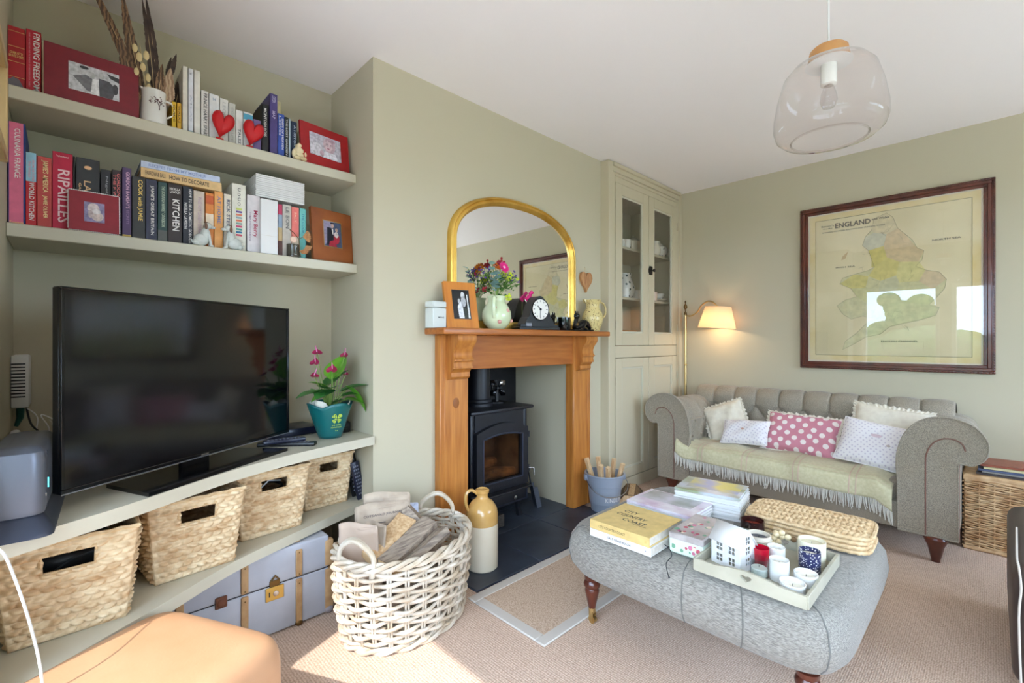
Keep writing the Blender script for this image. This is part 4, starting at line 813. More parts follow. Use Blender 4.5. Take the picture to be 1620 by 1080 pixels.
# ------------------------------------------------------------------ arched gilt mirror
t = thing('overmantel_mirror', 'arched gilt overmantel mirror above the fireplace', 'mirror', (2.098, YC, 1.272))
MW, SPZ, RISE = .559, .50, .322
def archline(off, n=40):
    a, rs = MW-off, RISE-off; p = [(-a, 0.0), (-a, SPZ*.5)]
    for i in range(n+1): q = PI-PI*i/n; e = 2/2.25; p.append((a*math.copysign(abs(math.cos(q))**e, math.cos(q)), SPZ+rs*abs(math.sin(q))**e))
    return p+[(a, SPZ*.5), (a, 0.0)]
lines = [archline(o) for o in (0,.002,.010,.016,.021,.027,.037,.042,.047,.050,.055)]; ds = [.0,.022,.034,.036,.030,.036,.038,.030,.026,.018,.010]
vs = []; fs = []; k = len(lines[0])
for L, d in zip(lines, ds): vs += [(x, -d, z) for x, z in L]
for i in range(len(lines)-1):
    for j in range(k-1): fs.append((i*k+j, i*k+j+1, (i+1)*k+j+1, (i+1)*k+j))
MB().add(vs, fs).build('gilt_frame', 'gold', t, ang=50)
b = MB(); b.box(-MW, MW, -.034, 0, 0, .05, .008, 2); b.build('gilt_base', 'gold', t)
L = archline(.054); MB().add([(x, -.0105, max(z, .045)) for x, z in L], [tuple(reversed(range(k)))]).build('looking_glass', 'mirror_glass', t)
L = archline(.003); MB().prism([(x, z) for x, z in L], -.008, -.001, 'y').build('backing', 'dark', t)
# ------------------------------------------------------------------ mantel ornaments
MZ = 1.272
t = thing('wine_box', 'small pale grey lidded box at the left end of the mantel', 'box', (1.418, 2.05, MZ), R(4))
MB().box(-.045, .045, -.035, .035, 0, .105, .004).build('case', mat('box_pale', (206,210,204), .4), t); MB().box(-.046, .046, -.036, .036, .107, .14, .005).build('lid', 'box_pale', t); txt(t, 'MINE', (.008,-.0356,.055), (1,0,0), (0,0,1), .04, .008, 'charcoal')
t = thing('black_pouch', 'soft black pouch behind the leaning photo frame', 'pouch', (1.50, 2.075, MZ)); b = MB(); b.ell((0,0,.035), (.035,.025,.035)); b.ell((.012,0,.065), (.02,.018,.03)); b.build('body', 'black', t); MB().tube([(.0,-.01,.085),(.01,-.015,.1),(.02,-.01,.09)], .003, 5).build('cord', 'charcoal', t)
t = pframe('light wood frame with a black and white wedding photo on the mantel', .19, .262, .055, .022, mat('light_pine', (206,130,46), .4, rgb2=(186,110,36), scale=4, stretch=(8,8,1)), (1.555, 1.985, MZ), R(-12), 13, .048, .05)
photo(t, 0, .134, .094, .157, (30,32,34), [((226,226,228), [(-.2,-.5),(-.26,-.1),(-.1,.1),(.05,.08),(.12,-.5)]),((206,206,206), ellp(.12,.32,.13,.14)),((176,176,178), ellp(.14,.1,.16,.2)),((190,190,190), ellp(-.14,.12,.08,.09)),((60,66,60), [(.12,-.5),(.14,-.1),(.4,-.2),(.4,-.5)]),((230,230,226), [(.38,-.5),(.5,-.5),(.42,.36),(.36,.36)])])
b = MB(); ring(b, .104, .166, .005, .003, .051); o = b.build('inner_slip', 'charcoal', t); o.location.y = -.001
# jug with spots
t = thing('spotted_jug', 'pale green pottery jug with pink spots holding flowers', 'jug', (1.82, 2.015, MZ), R(20))
MB().lathe([(0,0),(.045,0),(.05,.004),(.075,.03),(.088,.065),(.086,.1),(.068,.135),(.052,.155),(.051,.175),(.058,.192),(.054,.192),(.047,.175),(.047,.155),(.062,.135),(.08,.1),(.082,.065),(.07,.034),(0,.01)], 32).build('body', 'jug_green', t)
MB(M.Rotation(R(200), 4, 'Z')).tube(smooth_curve([(.05,0,.178),(.085,0,.182),(.105,0,.15),(.104,0,.1),(.084,0,.06)], 4), .0105, 8, flat=.6).build('handle', 'jug_green', t)
def surf(a, z): 
    r = .088*math.sin(PI*min(.98, max(.08, (z+.045)/.22)))**.55; return V((r*math.cos(a), r*math.sin(a), z))
b = MB()
for a, z in ((-100,.105),(-140,.04),(-50,.05),(-20,.11),(-160,.12),(30,.06)): p = surf(R(a), z); b.ell(tuple(p*1.0), (.012,.012,.012), 10, 6)
b.build('spot', 'dot_pink', t)
JB = V((1.82, 2.015, MZ+.02))
def flower(name, label, tip, kind, cat='flower'):
    t = thing(name, label, cat, JB, 0, 'cut flowers in the spotted jug'); P = V(tip); rnd = random.Random(label)
    neck = V((P.x*.16, P.y*.16, .17)); pts = smooth_curve([(0,0,0), tuple(neck), tuple(neck.lerp(P, .5)+V((0,0,.01))), tuple(P)], 4); MB().tube(pts, .0022, 5).build('stem', 'stem', t)
    d = (P-neck).normalized()
    if kind[0] == 'gerbera':
        fdir = V((rnd.uniform(-.2,.2), -.9, .35)).normalized() if kind[3] is None else V(kind[3]).normalized(); xd = fdir.orthogonal().normalized(); T = frame_T(P, xd, fdir.cross(xd)); b = MB(T)
        for rg_, r, n in ((0,kind[2],16),(1,kind[2]*.72,14)):
            for i in range(n):
                q = 2*PI*(i+.5*rg_)/n; c, s = math.cos(q), math.sin(q); w = r*.17; z = .003+.003*rg_
                b.add([(.004*c,.004*s,z),(r*.6*c-w*s,r*.6*s+w*c,z+.003),(r*c,r*s,z+.001),(r*.6*c+w*s,r*.6*s-w*c,z+.003)], [(0,3,2,1)])
        b.build('petals', kind[1], t, ang=180); MB(T).ell((0,0,.005), (r*.34,r*.34,.005), 12, 6).build('flower_centre', mat('centre_pale', (236,170,190), .7) if kind[1] == 'magenta' else 'dark_red', t)
    elif kind[0] == 'ball':
        b = MB()
        for i in range(kind[3]):
            o = V((rnd.gauss(0,1), rnd.gauss(0,1), rnd.gauss(0,.8))).normalized()*kind[2]*rnd.uniform(.5,1); s = kind[2]*.3; b.ell(tuple(P+o), (s,s,s), 7, 5)
        stuff(b.build('bloom', kind[1], t))
    elif kind[0] == 'spray':
        b = MB(); g = MB()
        for i in range(kind[3]):
            o = V((rnd.uniform(-1,1), rnd.uniform(-.6,.6), rnd.uniform(-.7,.8)))*kind[2]; q = P+o; g.tube([P-d*.04, q], .0009, 4); s = rnd.uniform(.004,.0075); b.ell(tuple(q), (s,s,s*.7), 7, 5)
            for k in range(2): u = (P-d*.04).lerp(q, rnd.uniform(.3,.9)); e = V((rnd.uniform(-1,1), rnd.uniform(-1,1), rnd.uniform(-.3,1)))*.018; g.add([u, u+e*.5+V((.004,0,0)), u+e, u+e*.5-V((.004,0,0))], [(0,1,2,3)])
        stuff(b.build('bloom', kind[1], t)); stuff(g.build('sprig', 'green_small', t))
    elif kind[0] == 'leaves':
        for i in range(kind[3]):
            u = .35+.65*i/(kind[3]-1); p = neck.lerp(P, u); sd = 1 if i % 2 else -1; q = p+V((sd*.03+rnd.uniform(-.01,.01), rnd.uniform(-.03,.01), .018)); leaf(t, p, q, .02, kind[1], .004, 'leaf', .1, False)
    if kind[0] in ('gerbera', 'ball'):
        for i in range(2): p = neck.lerp(P, .3+.25*i); leaf(t, p, p+V((rnd.uniform(-.05,.05), rnd.uniform(-.04,0), .025)), .01, 'green_small', .01, 'leaf', .1, False)
flower('gerbera', 'magenta gerbera facing the room in the spotted jug', (.03,-.03,.34), ('gerbera','magenta',.04,None))
flower('gerbera', 'orange gerbera behind the magenta one', (.005,.015,.352), ('gerbera','orange_petal',.042,(.1,-.7,.6)))
flower('dark_red_flower', 'dark red flower topping the bouquet on the mantel', (.055,.02,.385), ('ball','dark_red',.026,14))
flower('chrysanthemum', 'lime green chrysanthemum right of the magenta gerbera', (.095,-.02,.305), ('ball','yellow_green',.02,14)); flower('chrysanthemum', 'small lime chrysanthemum low below the magenta gerbera', (.065,-.04,.28), ('ball','yellow_green',.016,12)); flower('chrysanthemum', 'lime green flower hanging over the jug rim', (.035,-.06,.165), ('ball','yellow_green',.022,14)); flower('chrysanthemum', 'yellow green flower at the far right of the bouquet', (.16,-.01,.29), ('ball','yellow_green',.012,10))
flower('aster_spray', 'spray of small purple asters on the right of the bouquet', (.12,.01,.30), ('spray','purple_petal',.055,26)); flower('aster_spray', 'green filler spray at the lower right of the bouquet', (.09,-.01,.25), ('spray','green_small',.06,30)); flower('aster_spray', 'spray of purple and green buds at the left of the bouquet', (-.06,.03,.31), ('spray','purple_petal',.05,26)); flower('aster_spray', 'leafy spray behind the magenta gerbera', (.05,.01,.29), ('spray','yellow_green',.05,26))
flower('eucalyptus_sprig', 'grey green eucalyptus sprig left of the magenta gerbera', (-.05,-.02,.35), ('leaves','eucalyptus',0,9), 'leaves'); flower('eucalyptus_sprig', 'second eucalyptus sprig in the middle of the bouquet', (-.02,-.04,.31), ('leaves','eucalyptus',0,8), 'leaves'); flower('eucalyptus_sprig', 'low eucalyptus sprig above the jug handle', (-.03,-.02,.26), ('leaves','eucalyptus',0,7), 'leaves')
flower('red_carnation', 'small red flower low at the back of the jug', (-.05,.05,.215), ('ball','dark_red',.02,12))
# mantel clock
t = thing('mantel_clock', 'black humpbacked mantel clock with a white dial', 'clock', (2.165, 2.02, MZ), R(-8))
def humps(w, h):
    p = []
    for i in range(41):
        u = -1+2*i/40; z = .035+(h-.035)*max(0, math.cos(min(1, abs(u)/.62)*PI/2))**.6 if abs(u) < .62 else .035; z = max(z, .035+.045*math.exp(-((abs(u)-.62)/.12)**2)) if abs(u) > .5 else z; p.append((u*w, z))
    return p
b = MB(); b.prism([(-.155,.018)]+humps(.15,.215)+[(.155,.018)], -.04, .04, 'y'); b.build('case', 'black', t); MB().box(-.165,.165,-.045,.045,0,.02,.004).build('plinth', 'black', t)
D = frame_T((0,-.041,.13), (1,0,0), (0,0,1)); dl = MB(D).lathe([(0,0),(.064,0),(.064,.003),(0,.003)], 32).build('dial', mat('dial_white', (226,222,212), .4), t)
MB(D).lathe([(.064,0),(.070,0),(.069,.006),(.064,.004)], 32, cap=False).build('dial_rim', 'black_gloss', t)
b = MB()
for k in range(12): q = 2*PI*k/12; b.box(-.0022,.0022,.046,.058,.003,.0036, T=D @ M.Rotation(q, 4, 'Z'))
b.build('numeral', 'charcoal', dl)
b = MB(); b.box(-.0028,.0028,0,.032,.004,.0048, T=D @ M.Rotation(R(48), 4, 'Z')); b.box(-.002,.002,0,.05,.005,.0058, T=D @ M.Rotation(R(176), 4, 'Z')); b.lathe([(0,.003),(.008,.003),(.008,.006),(0,.006)], 12, D); b.build('hand', 'black', dl)
MB().box(-.115,-.07,-.047,-.03,.02,.045,.003).build('plaque', mat('plaque', (120,120,126), .4, .6), t)
t = thing('pink_flower_stem', 'bright pink dried flower spray behind the clock', 'flower', (2.17, 2.078, MZ)); b = MB(); b.tube([(-.02,0,.0),(-.02,0,.2)], .0016, 5); b.build('stem', 'stem', t); b = MB(); rn = random.Random(2)
for i in range(22): u = i/21; b.ell((-.03+.05*u+rn.uniform(-.008,.008), rn.uniform(-.006,.006), .2+.05*u+rn.uniform(-.005,.005)), (.0095,.008,.0095), 7, 5)
stuff(b.build('bloom', 'magenta', t))
t = thing('black_candle', 'black glass candle pot beside the mantel clock', 'candle', (2.415, 2.0, MZ)); MB().lathe([(0,0),(.044,0),(.046,.003),(.046,.09),(.043,.09),(.043,.07),(0,.07)], 26).build('pot', 'black_gloss', t); txt(t, 'home', (.02,-.0425,.022), (.9,.35,0), (0,0,1), .02, .008, 'steel')
# coiled cast figure
t = thing('cast_figurine', 'dark cast animal figurine lying before the speckled jug', 'figurine', (2.60, 1.995, MZ), R(-5))
b = MB(); b.box(-.1,.1,-.03,.03,0,.012,.005,2); b.tube(smooth_curve([(-.07,0,.02),(-.03,0,.035),(.03,0,.06),(.07,0,.04),(.09,0,.015)], 4), [.02,.02,.021,.022,.024,.026,.026,.026,.024,.022,.022,.02,.018,.016,.014,.012,.01], 10); b.tube([(.02,-.015,.05),(.0,-.02,.02),(.03,-.022,.012)], [.012,.01,.008], 7); b.build('body', 'black_gloss', t)
b = MB(); b.tube([(-.06,0,.03),(-.055,0,.07),(-.05,0,.09)], [.018,.016,.014], 9); b.ell((-.05,-.004,.105), (.024,.02,.022)); b.ell((-.07,-.01,.1), (.014,.011,.01)); b.ell((-.036,0,.127), (.007,.005,.012), 8, 5); b.ell((-.058,0,.128), (.007,.005,.012), 8, 5); b.build('head', 'black_gloss', t)
MB().ell((-.06,-.02,.045), (.012,.005,.012), 10, 6).build('gilt_mark', 'aged_brass', t)
# speckled jug
t = thing('speckled_jug', 'cream speckled pottery jug at the right end of the mantel', 'jug', (2.765, 2.02, MZ), R(-25))
MB().lathe([(0,0),(.045,0),(.05,.004),(.058,.03),(.072,.07),(.076,.1),(.068,.135),(.05,.165),(.046,.18),(.05,.205),(.064,.228),(.06,.228),(.046,.205),(.042,.18),(.046,.165),(.064,.135),(.07,.1),(.05,.03),(0,.012)], 30).build('body', 'speckle', t)
MB().tube(smooth_curve([(.056,0,.215),(.088,0,.205),(.108,0,.165),(.1,0,.12),(.074,0,.09)], 4), .0085, 8, flat=.7).build('handle', 'speckle', t); MB().prism([(-.058,.205),(-.078,.232),(-.055,.232)], -.014, .014, 'y').build('spout', 'speckle', t)
t = thing('hanging_heart', 'wooden heart hanging on the wall beside the mirror', 'ornament', (2.792, YC-.002, 1.59)); MB().prism([(u, v+.05) for u, v in heart(.14,.15)], -.022, -.002, 'y').build('heart', 'driftwood', t); MB().tube([(0,-.01,.085),(0,-.006,.16)], .0012, 5).build('string', 'quill', t); MB().ell((0,-.004,.162), (.003,.004,.003), 8, 5).build('nail', 'steel', t)
# ------------------------------------------------------------------ stoneware flagon, bucket, log
t = thing('stoneware_flagon', 'cream and tan stoneware flagon on the hearth', 'flagon', (1.592, 1.875, .012), R(-30))
MB().lathe([(0,0),(.078,0),(.083,.006),(.084,.21),(.082,.232)], 32).build('lower_glaze', 'stone_cream', t)
MB().lathe([(.0825,.232),(.0835,.236),(.083,.285),(.076,.315),(.055,.345),(.034,.36),(.03,.37),(.03,.385),(.036,.39),(.037,.405),(.03,.41),(.022,.405),(.022,.37),(0,.365)], 32).build('upper_glaze', 'stone_tan', t)
MB(M.Rotation(R(190), 4, 'Z')).tube(smooth_curve([(.03,0,.388),(.06,0,.41),(.088,0,.395),(.093,0,.35),(.078,0,.305)], 4), .0115, 8, flat=.75).build('handle', 'stone_tan', t)
t = thing('kindling_bucket', 'grey metal bucket of kindling beside the fireplace', 'bucket', (2.765, 1.915, .0), R(-40))
MB().lathe([(0,0),(.092,0),(.094,.004),(.1,.06),(.104,.065),(.106,.07),(.118,.19),(.122,.193),(.123,.2),(.134,.262),(.139,.266),(.139,.272),(.131,.27),(.114,.19),(.09,.01),(0,.008)], 36).build('pail', 'bucket_grey', t)
b = MB(); b.tube([(.139*math.cos(q), .139*math.sin(q), .268) for q in [2*PI*i/36 for i in range(36)]], .005, 6, closed=True); b.build('rolled_rim', 'bucket_grey', t)
b = MB(); b.tube(smooth_curve([(.142,0,.245),(.15,-.06,.2),(.11,-.12,.16),(.03,-.15,.14),(-.06,-.148,.15),(-.12,-.1,.19),(-.142,0,.245)], 4), .003, 6); b.build('wire_handle', 'steel', t)
b = MB(); [MB().box(x-.012,x+.012,-.02,.02,.22,.26,.004).build('handle_lug', 'bucket_grey', t) for x in (-.135,.135)]
kt = txt(t, 'KINDLING', (0,0,0), (1,0,0), (0,1,0), .16, .03, 'white')
for v_ in kt.data.vertices: q_ = R(-62)+v_.co.x/.112; z_ = .105+v_.co.y; rr_ = .106+.012*(z_-.07)/.12+.0012; v_.co = (rr_*math.cos(q_), rr_*math.sin(q_), z_)
KP = [(-.03,.02,-.12,.05,.36),(.02,-.03,.0,-.09,.33),(.04,.02,.09,.07,.35),(-.02,-.02,-.05,-.09,.345),(.05,-.01,.12,-.04,.34),(0,.04,-.02,.11,.355)]
for k, (x, y, x1, y1, z1) in enumerate(KP):
    lb = ['kindling stick leaning over the left rim of the bucket','kindling stick nearest the camera in the bucket','kindling stick leaning to the right in the bucket','short kindling stick at the front left of the bucket','kindling stick resting low on the right rim','kindling stick at the back of the bucket'][k]
    t = thing('kindling_stick', lb, 'firewood', (2.765, 1.915, .0), R(-40), 'kindling in the bucket'); d = V((x1-x, y1-y, z1-.05)); 
    MB(frame_T((x,y,.05), d.orthogonal(), d.cross(d.orthogonal()))).box(-.016,.016,-.012,.012,0,d.length,.002).build('split_stick', 'firewood_pale', t); e = V((x,y,.05))+d; MB(frame_T(e, d.orthogonal(), d.cross(d.orthogonal()))).box(-.0155,.0155,-.0115,.0115,-.001,.001).build('cut_end', mat('cut_end', (226,196,150), .8), t)
t = thing('split_log', 'split log lying on the floor behind the bucket', 'log', (3.02, 1.86, .0), R(28)); MB().prism([(-.075,0),(.07,0),(.085,.05),(.04,.105),(-.03,.11),(-.08,.06)], -.14, .14, 'x').build('log_body', 'bark', t); MB().prism([(-.07,.004),(.065,.004),(.08,.05),(.038,.1),(-.028,.105),(-.075,.058)], -.142, -.139, 'x').build('sawn_end', 'firewood_pale', t); MB().prism([(.042,.1045),(-.03,.1105),(-.03,.106),(.04,.1)], -.138, .138, 'x').build('split_face', 'firewood_pale', t)
# ------------------------------------------------------------------ alcove cupboard
CY, CX0, CX1 = 2.06, 3.0, XR
cb = thing('alcove_cupboard', 'tall sage painted alcove cupboard with glazed upper doors', 'cupboard', (0, 0, 0))
b = MB()
b.box(3.0, 3.062, CY-.02, CY+.06, .0, ZC-.004, .004); b.box(3.062, 3.115, CY, CY+.04, 0, 2.53, .002)
b.box(4.14, 4.175, CY, CY+.04, 0, 2.53, .002); b.box(4.175, CX1, CY-.012, CY+.04, 0, ZC-.004, .004)
b.box(3.062, 4.175, CY-.012, CY+.04, 2.53, ZC-.004, .004); b.box(3.062, 4.175, CY-.03, CY+.0, 2.565, ZC-.004, .008, 2); b.box(3.115, 4.14, CY, CY+.04, 2.455, 2.53, .002); b.box(3.115, 4.14, CY-.008, CY+.01, 2.50, 2.515, .004)
b.box(3.115, 4.14, CY, CY+.04, 1.07, 1.165, .003); b.box(3.062, 4.175, CY-.006, CY+.04, 0, .095, .003)
b.build('face_frame', 'cabinet', cb)
b = MB(); b.box(3.062, 3.075, CY+.04, YB, 0, ZC-.004); b.box(4.215, 4.229, CY+.04, YB, 0, ZC-.004); b.box(3.075, 4.215, YB-.012, YB, 0, ZC-.004); b.box(3.075, 4.215, CY+.04, YB-.012, 1.10, 1.12); b.box(3.075, 4.215, CY+.04, YB-.012, 2.5, 2.52); b.build('carcass', 'cabinet', cb)
for z in (1.575, 2.0): MB().box(3.075, 4.215, CY+.09, YB-.012, z-.022, z, .002).build('inner_shelf', 'cabinet', cb)
def door(x0, x1, z0, z1, st, top, bot, glazed, hinge):
    f = MB(); y0, y1 = CY-.004, CY+.02
    f.box(x0, x0+st, y0, y1, z0, z1, .002); f.box(x1-st, x1, y0, y1, z0, z1, .002); f.box(x0+st, x1-st, y0, y1, z0, z0+bot, .002); f.box(x0+st, x1-st, y0, y1, z1-top, z1, .002)
    o = f.build('door', 'cabinet', cb); a = (x0+st, x1-st, z0+bot, z1-top)
    m = MB(); g = .014
    m.box(a[0], a[0]+g, y0+.006, y1-.004, a[2], a[3]); m.box(a[1]-g, a[1], y0+.006, y1-.004, a[2], a[3]); m.box(a[0]+g, a[1]-g, y0+.006, y1-.004, a[2], a[2]+g); m.box(a[0]+g, a[1]-g, y0+.006, y1-.004, a[3]-g, a[3]); m.build('moulding', 'joinery', o)
    if glazed: MB().box(a[0], a[1], y0+.012, y0+.015, a[2], a[3]).build('pane', 'pane', o)
    else: MB().box(a[0], a[1], y0+.014, y1-.004, a[2], a[3]).build('panel', 'cabinet', o)
    for z in (z0+.16, z1-.18): MB().tube([(hinge, y0-.004, z-.035), (hinge, y0-.004, z+.035)], .006, 8).build('hinge', 'cabinet', o)
    return o
door(3.118, 3.622, 1.168, 2.452, .09, .085, .10, True, 3.117); d2 = door(3.626, 4.137, 1.168, 2.452, .09, .085, .10, True, 4.139)
door(3.118, 3.622, .10, 1.066, .09, .075, .075, False, 3.117); door(3.626, 4.137, .10, 1.066, .09, .075, .075, False, 4.139)
b = MB(); b.box(3.628, 3.67, CY-.016, CY-.003, 1.775, 1.85, .003); b.box(3.612, 3.632, CY-.02, CY-.008, 1.79, 1.83, .003); b.lathe([(0,0),(.006,0),(.006,.012),(.015,.018),(.015,.026),(0,.03)], 12, frame_T((3.655,CY-.016,1.812), (1,0,0), (0,0,1))); b.build('rim_latch', mat('latch', (44,34,28), .5, .3), d2)
# china behind the glass
def vessel(name, label, cat, prof, loc, m='china', handle=None, lid=False, spout=None, rz=0):
    t = thing(name, label, cat, loc, rz, 'spotted china in the cupboard'); MB().lathe(prof, 24).build('body', m, t)
    if handle: MB().tube(smooth_curve([(handle[0],0,handle[2]),(handle[0]+handle[1],0,handle[2]-.01),(handle[0]+handle[1],0,handle[3]+.01),(handle[0],0,handle[3])], 4), .006, 7).build('handle', m, t)
    if lid: z = prof[-1][1]; MB().lathe([(lid,z),(lid*.7,z+.014),(.012,z+.02),(.01,z+.03),(.014,z+.036),(0,z+.042)], 20).build('lid', m, t)
    if spout: MB().tube([(-spout[0],0,spout[1]),(-spout[0]-.03,0,spout[1]+.02),(-spout[0]-.045,0,spout[1]+.05)], [.014,.011,.008], 8).build('spout', m, t)
def pl(label, loc, r, lean=75, m='china'):
    t = thing('plate', label, 'plate', loc, 0, 'spotted china in the cupboard'); MB(M.Rotation(R(lean), 4, 'X') @ M.Translation((0, r, 0))).lathe([(0,0),(r*.6,0),(r,.02),(r,.024),(r*.6,.006),(0,.006)], 32).build('dish', m, t); MB(M.Rotation(R(lean), 4, 'X') @ M.Translation((0, r, 0))).lathe([(r*.6,.007),(r*.62,.0085),(r*.6,.0085)], 32, cap=False).build('foot_line', 'white', t)
pot_ = [(0,0),(.045,0),(.075,.03),(.085,.06),(.075,.095),(.045,.115),(.04,.12)]; mug_ = [(0,0),(.036,0),(.04,.005),(.04,.085),(.037,.085),(.037,.01),(0,.01)]; jug_ = [(0,0),(.06,0),(.085,.05),(.09,.1),(.07,.16),(.055,.19),(.062,.225),(.056,.225),(.05,.19),(.065,.16),(.05,.02),(0,.015)]; bowl_ = [(0,0),(.035,0),(.07,.03),(.085,.06),(.081,.06),(.066,.03),(0,.008)]
pl('large spotted plate propped on the top cupboard shelf', (3.58, 2.46, 2.0), .15, 78)
vessel('teapot', 'cream round pot on the top cupboard shelf behind left glass', 'teapot', pot_, (3.71, 2.26, 2.0), 'stone_cream', (.075,.05,.09,.035), .04)
vessel('mug', 'spotted mug at the left of the top cupboard shelf', 'mug', mug_, (3.53, 2.22, 2.0), 'china', (.038,.03,.07,.02)); vessel('mug', 'spotted mug standing on another mug behind left glass', 'mug', mug_, (3.475, 2.25, 2.0), 'china', (.038,.03,.07,.02)); 
vessel('mug', 'cream mug turned over on the top shelf behind left glass', 'mug', mug_, (3.60, 2.2, 2.0), 'stone_cream', (.038,.035,.07,.02))
vessel('teapot', 'spotted teapot on the top shelf behind right glass', 'teapot', pot_, (4.10, 2.22, 2.0), 'china', (.075,.05,.09,.035), .04, (.07,.05)); vessel('jug', 'small cream jug on the top shelf behind right glass', 'jug', [(r*.6, z*.6) for r, z in jug_], (3.985, 2.2, 2.0), 'stone_cream', (.045,.04,.11,.05)); vessel('teapot', 'spotted round pot stacked at the back behind right glass', 'teapot', pot_, (4.12, 2.42, 2.0), 'china', None, .04)
vessel('jug', 'tall white spotted jug on the middle cupboard shelf', 'jug', jug_, (3.58, 2.27, 1.575), 'china', (.06,.05,.19,.08)); vessel('mug', 'spotted beaker beside the tall spotted jug', 'mug', mug_, (3.73, 2.24, 1.575), 'china', (.038,.03,.07,.02)); vessel('mug', 'spotted beaker left of the tall jug', 'mug', mug_, (3.49, 2.21, 1.575), 'china')
vessel('mug', 'peach mug on the middle shelf behind right glass', 'mug', mug_, (3.95, 2.2, 1.575), mat('peach_china', (226,196,170), .3), (.038,.03,.07,.02)); vessel('bowl', 'patterned bowl on a plate behind right glass', 'bowl', bowl_, (4.09, 2.24, 1.592), 'china'); pl('flat cream plate beneath the patterned bowl', (4.09, 2.14, 1.577), .1, 0, 'stone_cream')
t = thing('storage_tin', 'orange tin box on the bottom cupboard shelf', 'tin', (3.58, 2.28, 1.12)); MB().box(-.12,.12,-.06,.1,0,.17,.006,2).build('tin', mat('orange_tin', (214,150,90), .4, rgb2=(190,120,70), scale=8), t); MB().box(-.122,.122,-.062,.102,.155,.18,.006,2).build('lid', 'orange_tin', t)
vessel('bowl', 'spotted tureen beside the orange tin', 'bowl', [(0,0),(.06,0),(.1,.05),(.105,.1),(.08,.15),(.03,.18),(0,.185)], (3.77, 2.36, 1.12), 'china')
vessel('mug', 'spotted teacup on the bottom shelf behind right glass', 'cup', bowl_, (4.0, 2.2, 1.12), 'china'); vessel('mug', 'second spotted teacup at the bottom right', 'cup', bowl_, (4.13, 2.32, 1.12), 'china')
# ------------------------------------------------------------------ floor lamp in the corner
t = thing('floor_lamp', 'brass floor lamp with a lit peach shade beside the sofa', 'lamp', (4.12, 1.965, 0))
MB().lathe([(0,0),(.12,0),(.125,.008),(.1,.02),(.03,.03),(.015,.05),(0,.05)], 24).build('base', 'brass', t); MB().tube([(0,0,.04),(0,0,.8),(0,0,1.45)], [.011,.011,.0105], 10).build('pole', 'brass', t); MB().lathe([(.013,0),(.016,.006),(.013,.012)], 12, cap=False, c=(0,0,.98)).build('collar', 'brass', t)
b = MB(); b.lathe([(0,0),(.014,0),(.012,.02),(.005,.03),(.005,.05),(.016,.062),(.017,.08),(.006,.1),(.004,.11),(.009,.118),(.003,.13),(0,.132)], 10, c=(0,0,1.445)); b.build('finial', 'aged_brass', t)
AE = V((-.04,-.31,1.50)); b = MB(); b.tube(smooth_curve([(0,0,1.44),(-.012,-.06,1.435),(-.022,-.12,1.465),(-.028,-.16,1.52),(-.034,-.215,1.552),(-.04,-.265,1.545),tuple(AE)], 5), .0065, 8); b.build('swan_neck_arm', 'brass', t)
SC = M.Translation((-.04,-.30,1.315)) @ M.Rotation(R(4), 4, 'X')
o = MB(SC).lathe([(.152,0),(.146,.03),(.104,.185)], 32, cap=False).build('shade', 'shade', t)
b = MB(SC); [b.tube([(r_*math.cos(q), r_*math.sin(q), z) for q in [2*PI*i/32 for i in range(32)]], .0025, 6, closed=True) for r_, z in ((.152,0),(.104,.185))]; b.build('shade_trim', mat('shade_trim', (236,206,160), .8), t)
b = MB(SC); [b.tube([(0,0,.18),(.103*math.cos(q),.103*math.sin(q),.183)], .002, 5) for q in (0,2*PI/3,4*PI/3)]; b.tube([(0,0,.19),(0,0,.13)], .012, 8); b.build('bulb_holder', 'brass', t)
MB(SC).ell((0,0,.09), (.028,.028,.04), 14, 8).build('bulb', mat('bulb_lit', (255,214,150), .4, emit=6, ecol=(255,206,150)), t)
N_, L_, B_ = nodes(MATS['shade']); tl = N_.new('ShaderNodeBsdfTranslucent'); tl.inputs[0].default_value = lin((240,200,160)); mx = N_.new('ShaderNodeMixShader'); mx.inputs[0].default_value = .45; L_.new(B_.outputs[0], mx.inputs[1]); L_.new(tl.outputs[0], mx.inputs[2]); L_.new(mx.outputs[0], N_['Material Output'].inputs[0])
ld = bpy.data.lights.new('lamp_glow', 'POINT'); ld.energy = 2.4; ld.color = (1, .76, .48); ld.shadow_soft_size = .03; lo_ = bpy.data.objects.new('lamp_glow', ld); COL.objects.link(lo_); lo_.parent = t; lo_.location = (-.04,-.30,1.36)
# ------------------------------------------------------------------ framed map
t = thing('framed_map', 'large antique map of England in a dark wood frame', 'framed map', (XR, .524, .993)); MWd, MH = 1.076, 1.243
def mp_box(b, y0, y1, z0, z1, d0, d1, bev=0): b.box(-d1, -d0, y0, y1, z0, z1, bev)
b = MB(); h = MWd/2; fw = .052
for lay, (i0, i1, dd) in enumerate(((0,.018,.022),(.016,.036,.03),(.034,.054,.018))):
    mp_box(b, -h+i0, h-i0, i0, i1, 0, dd, .003); mp_box(b, -h+i0, h-i0, MH-i1, MH-i0, 0, dd, .003); mp_box(b, -h+i0, -h+i1, i1, MH-i1, 0, dd, .003); mp_box(b, h-i1, h-i0, i1, MH-i1, 0, dd, .003)
b.build('wood_frame', 'mahogany', t)
b = MB()
for k in range(64): y = -h+.01+k*(MWd-.02)/63; b.ell((-.024, y, MH-.006), (.005,.0068,.005), 6, 4); 
for k in range(64): b.ell((-.024, -h+.01+k*(MWd-.02)/63, .006), (.005,.0068,.005), 6, 4)
for k in range(74): b.ell((-.024, -h+.006, .01+k*(MH-.02)/73), (.005,.005,.0068), 6, 4); b.ell((-.024, h-.006, .01+k*(MH-.02)/73), (.005,.005,.0068), 6, 4)
b.build('rope_moulding', 'mahogany', t)
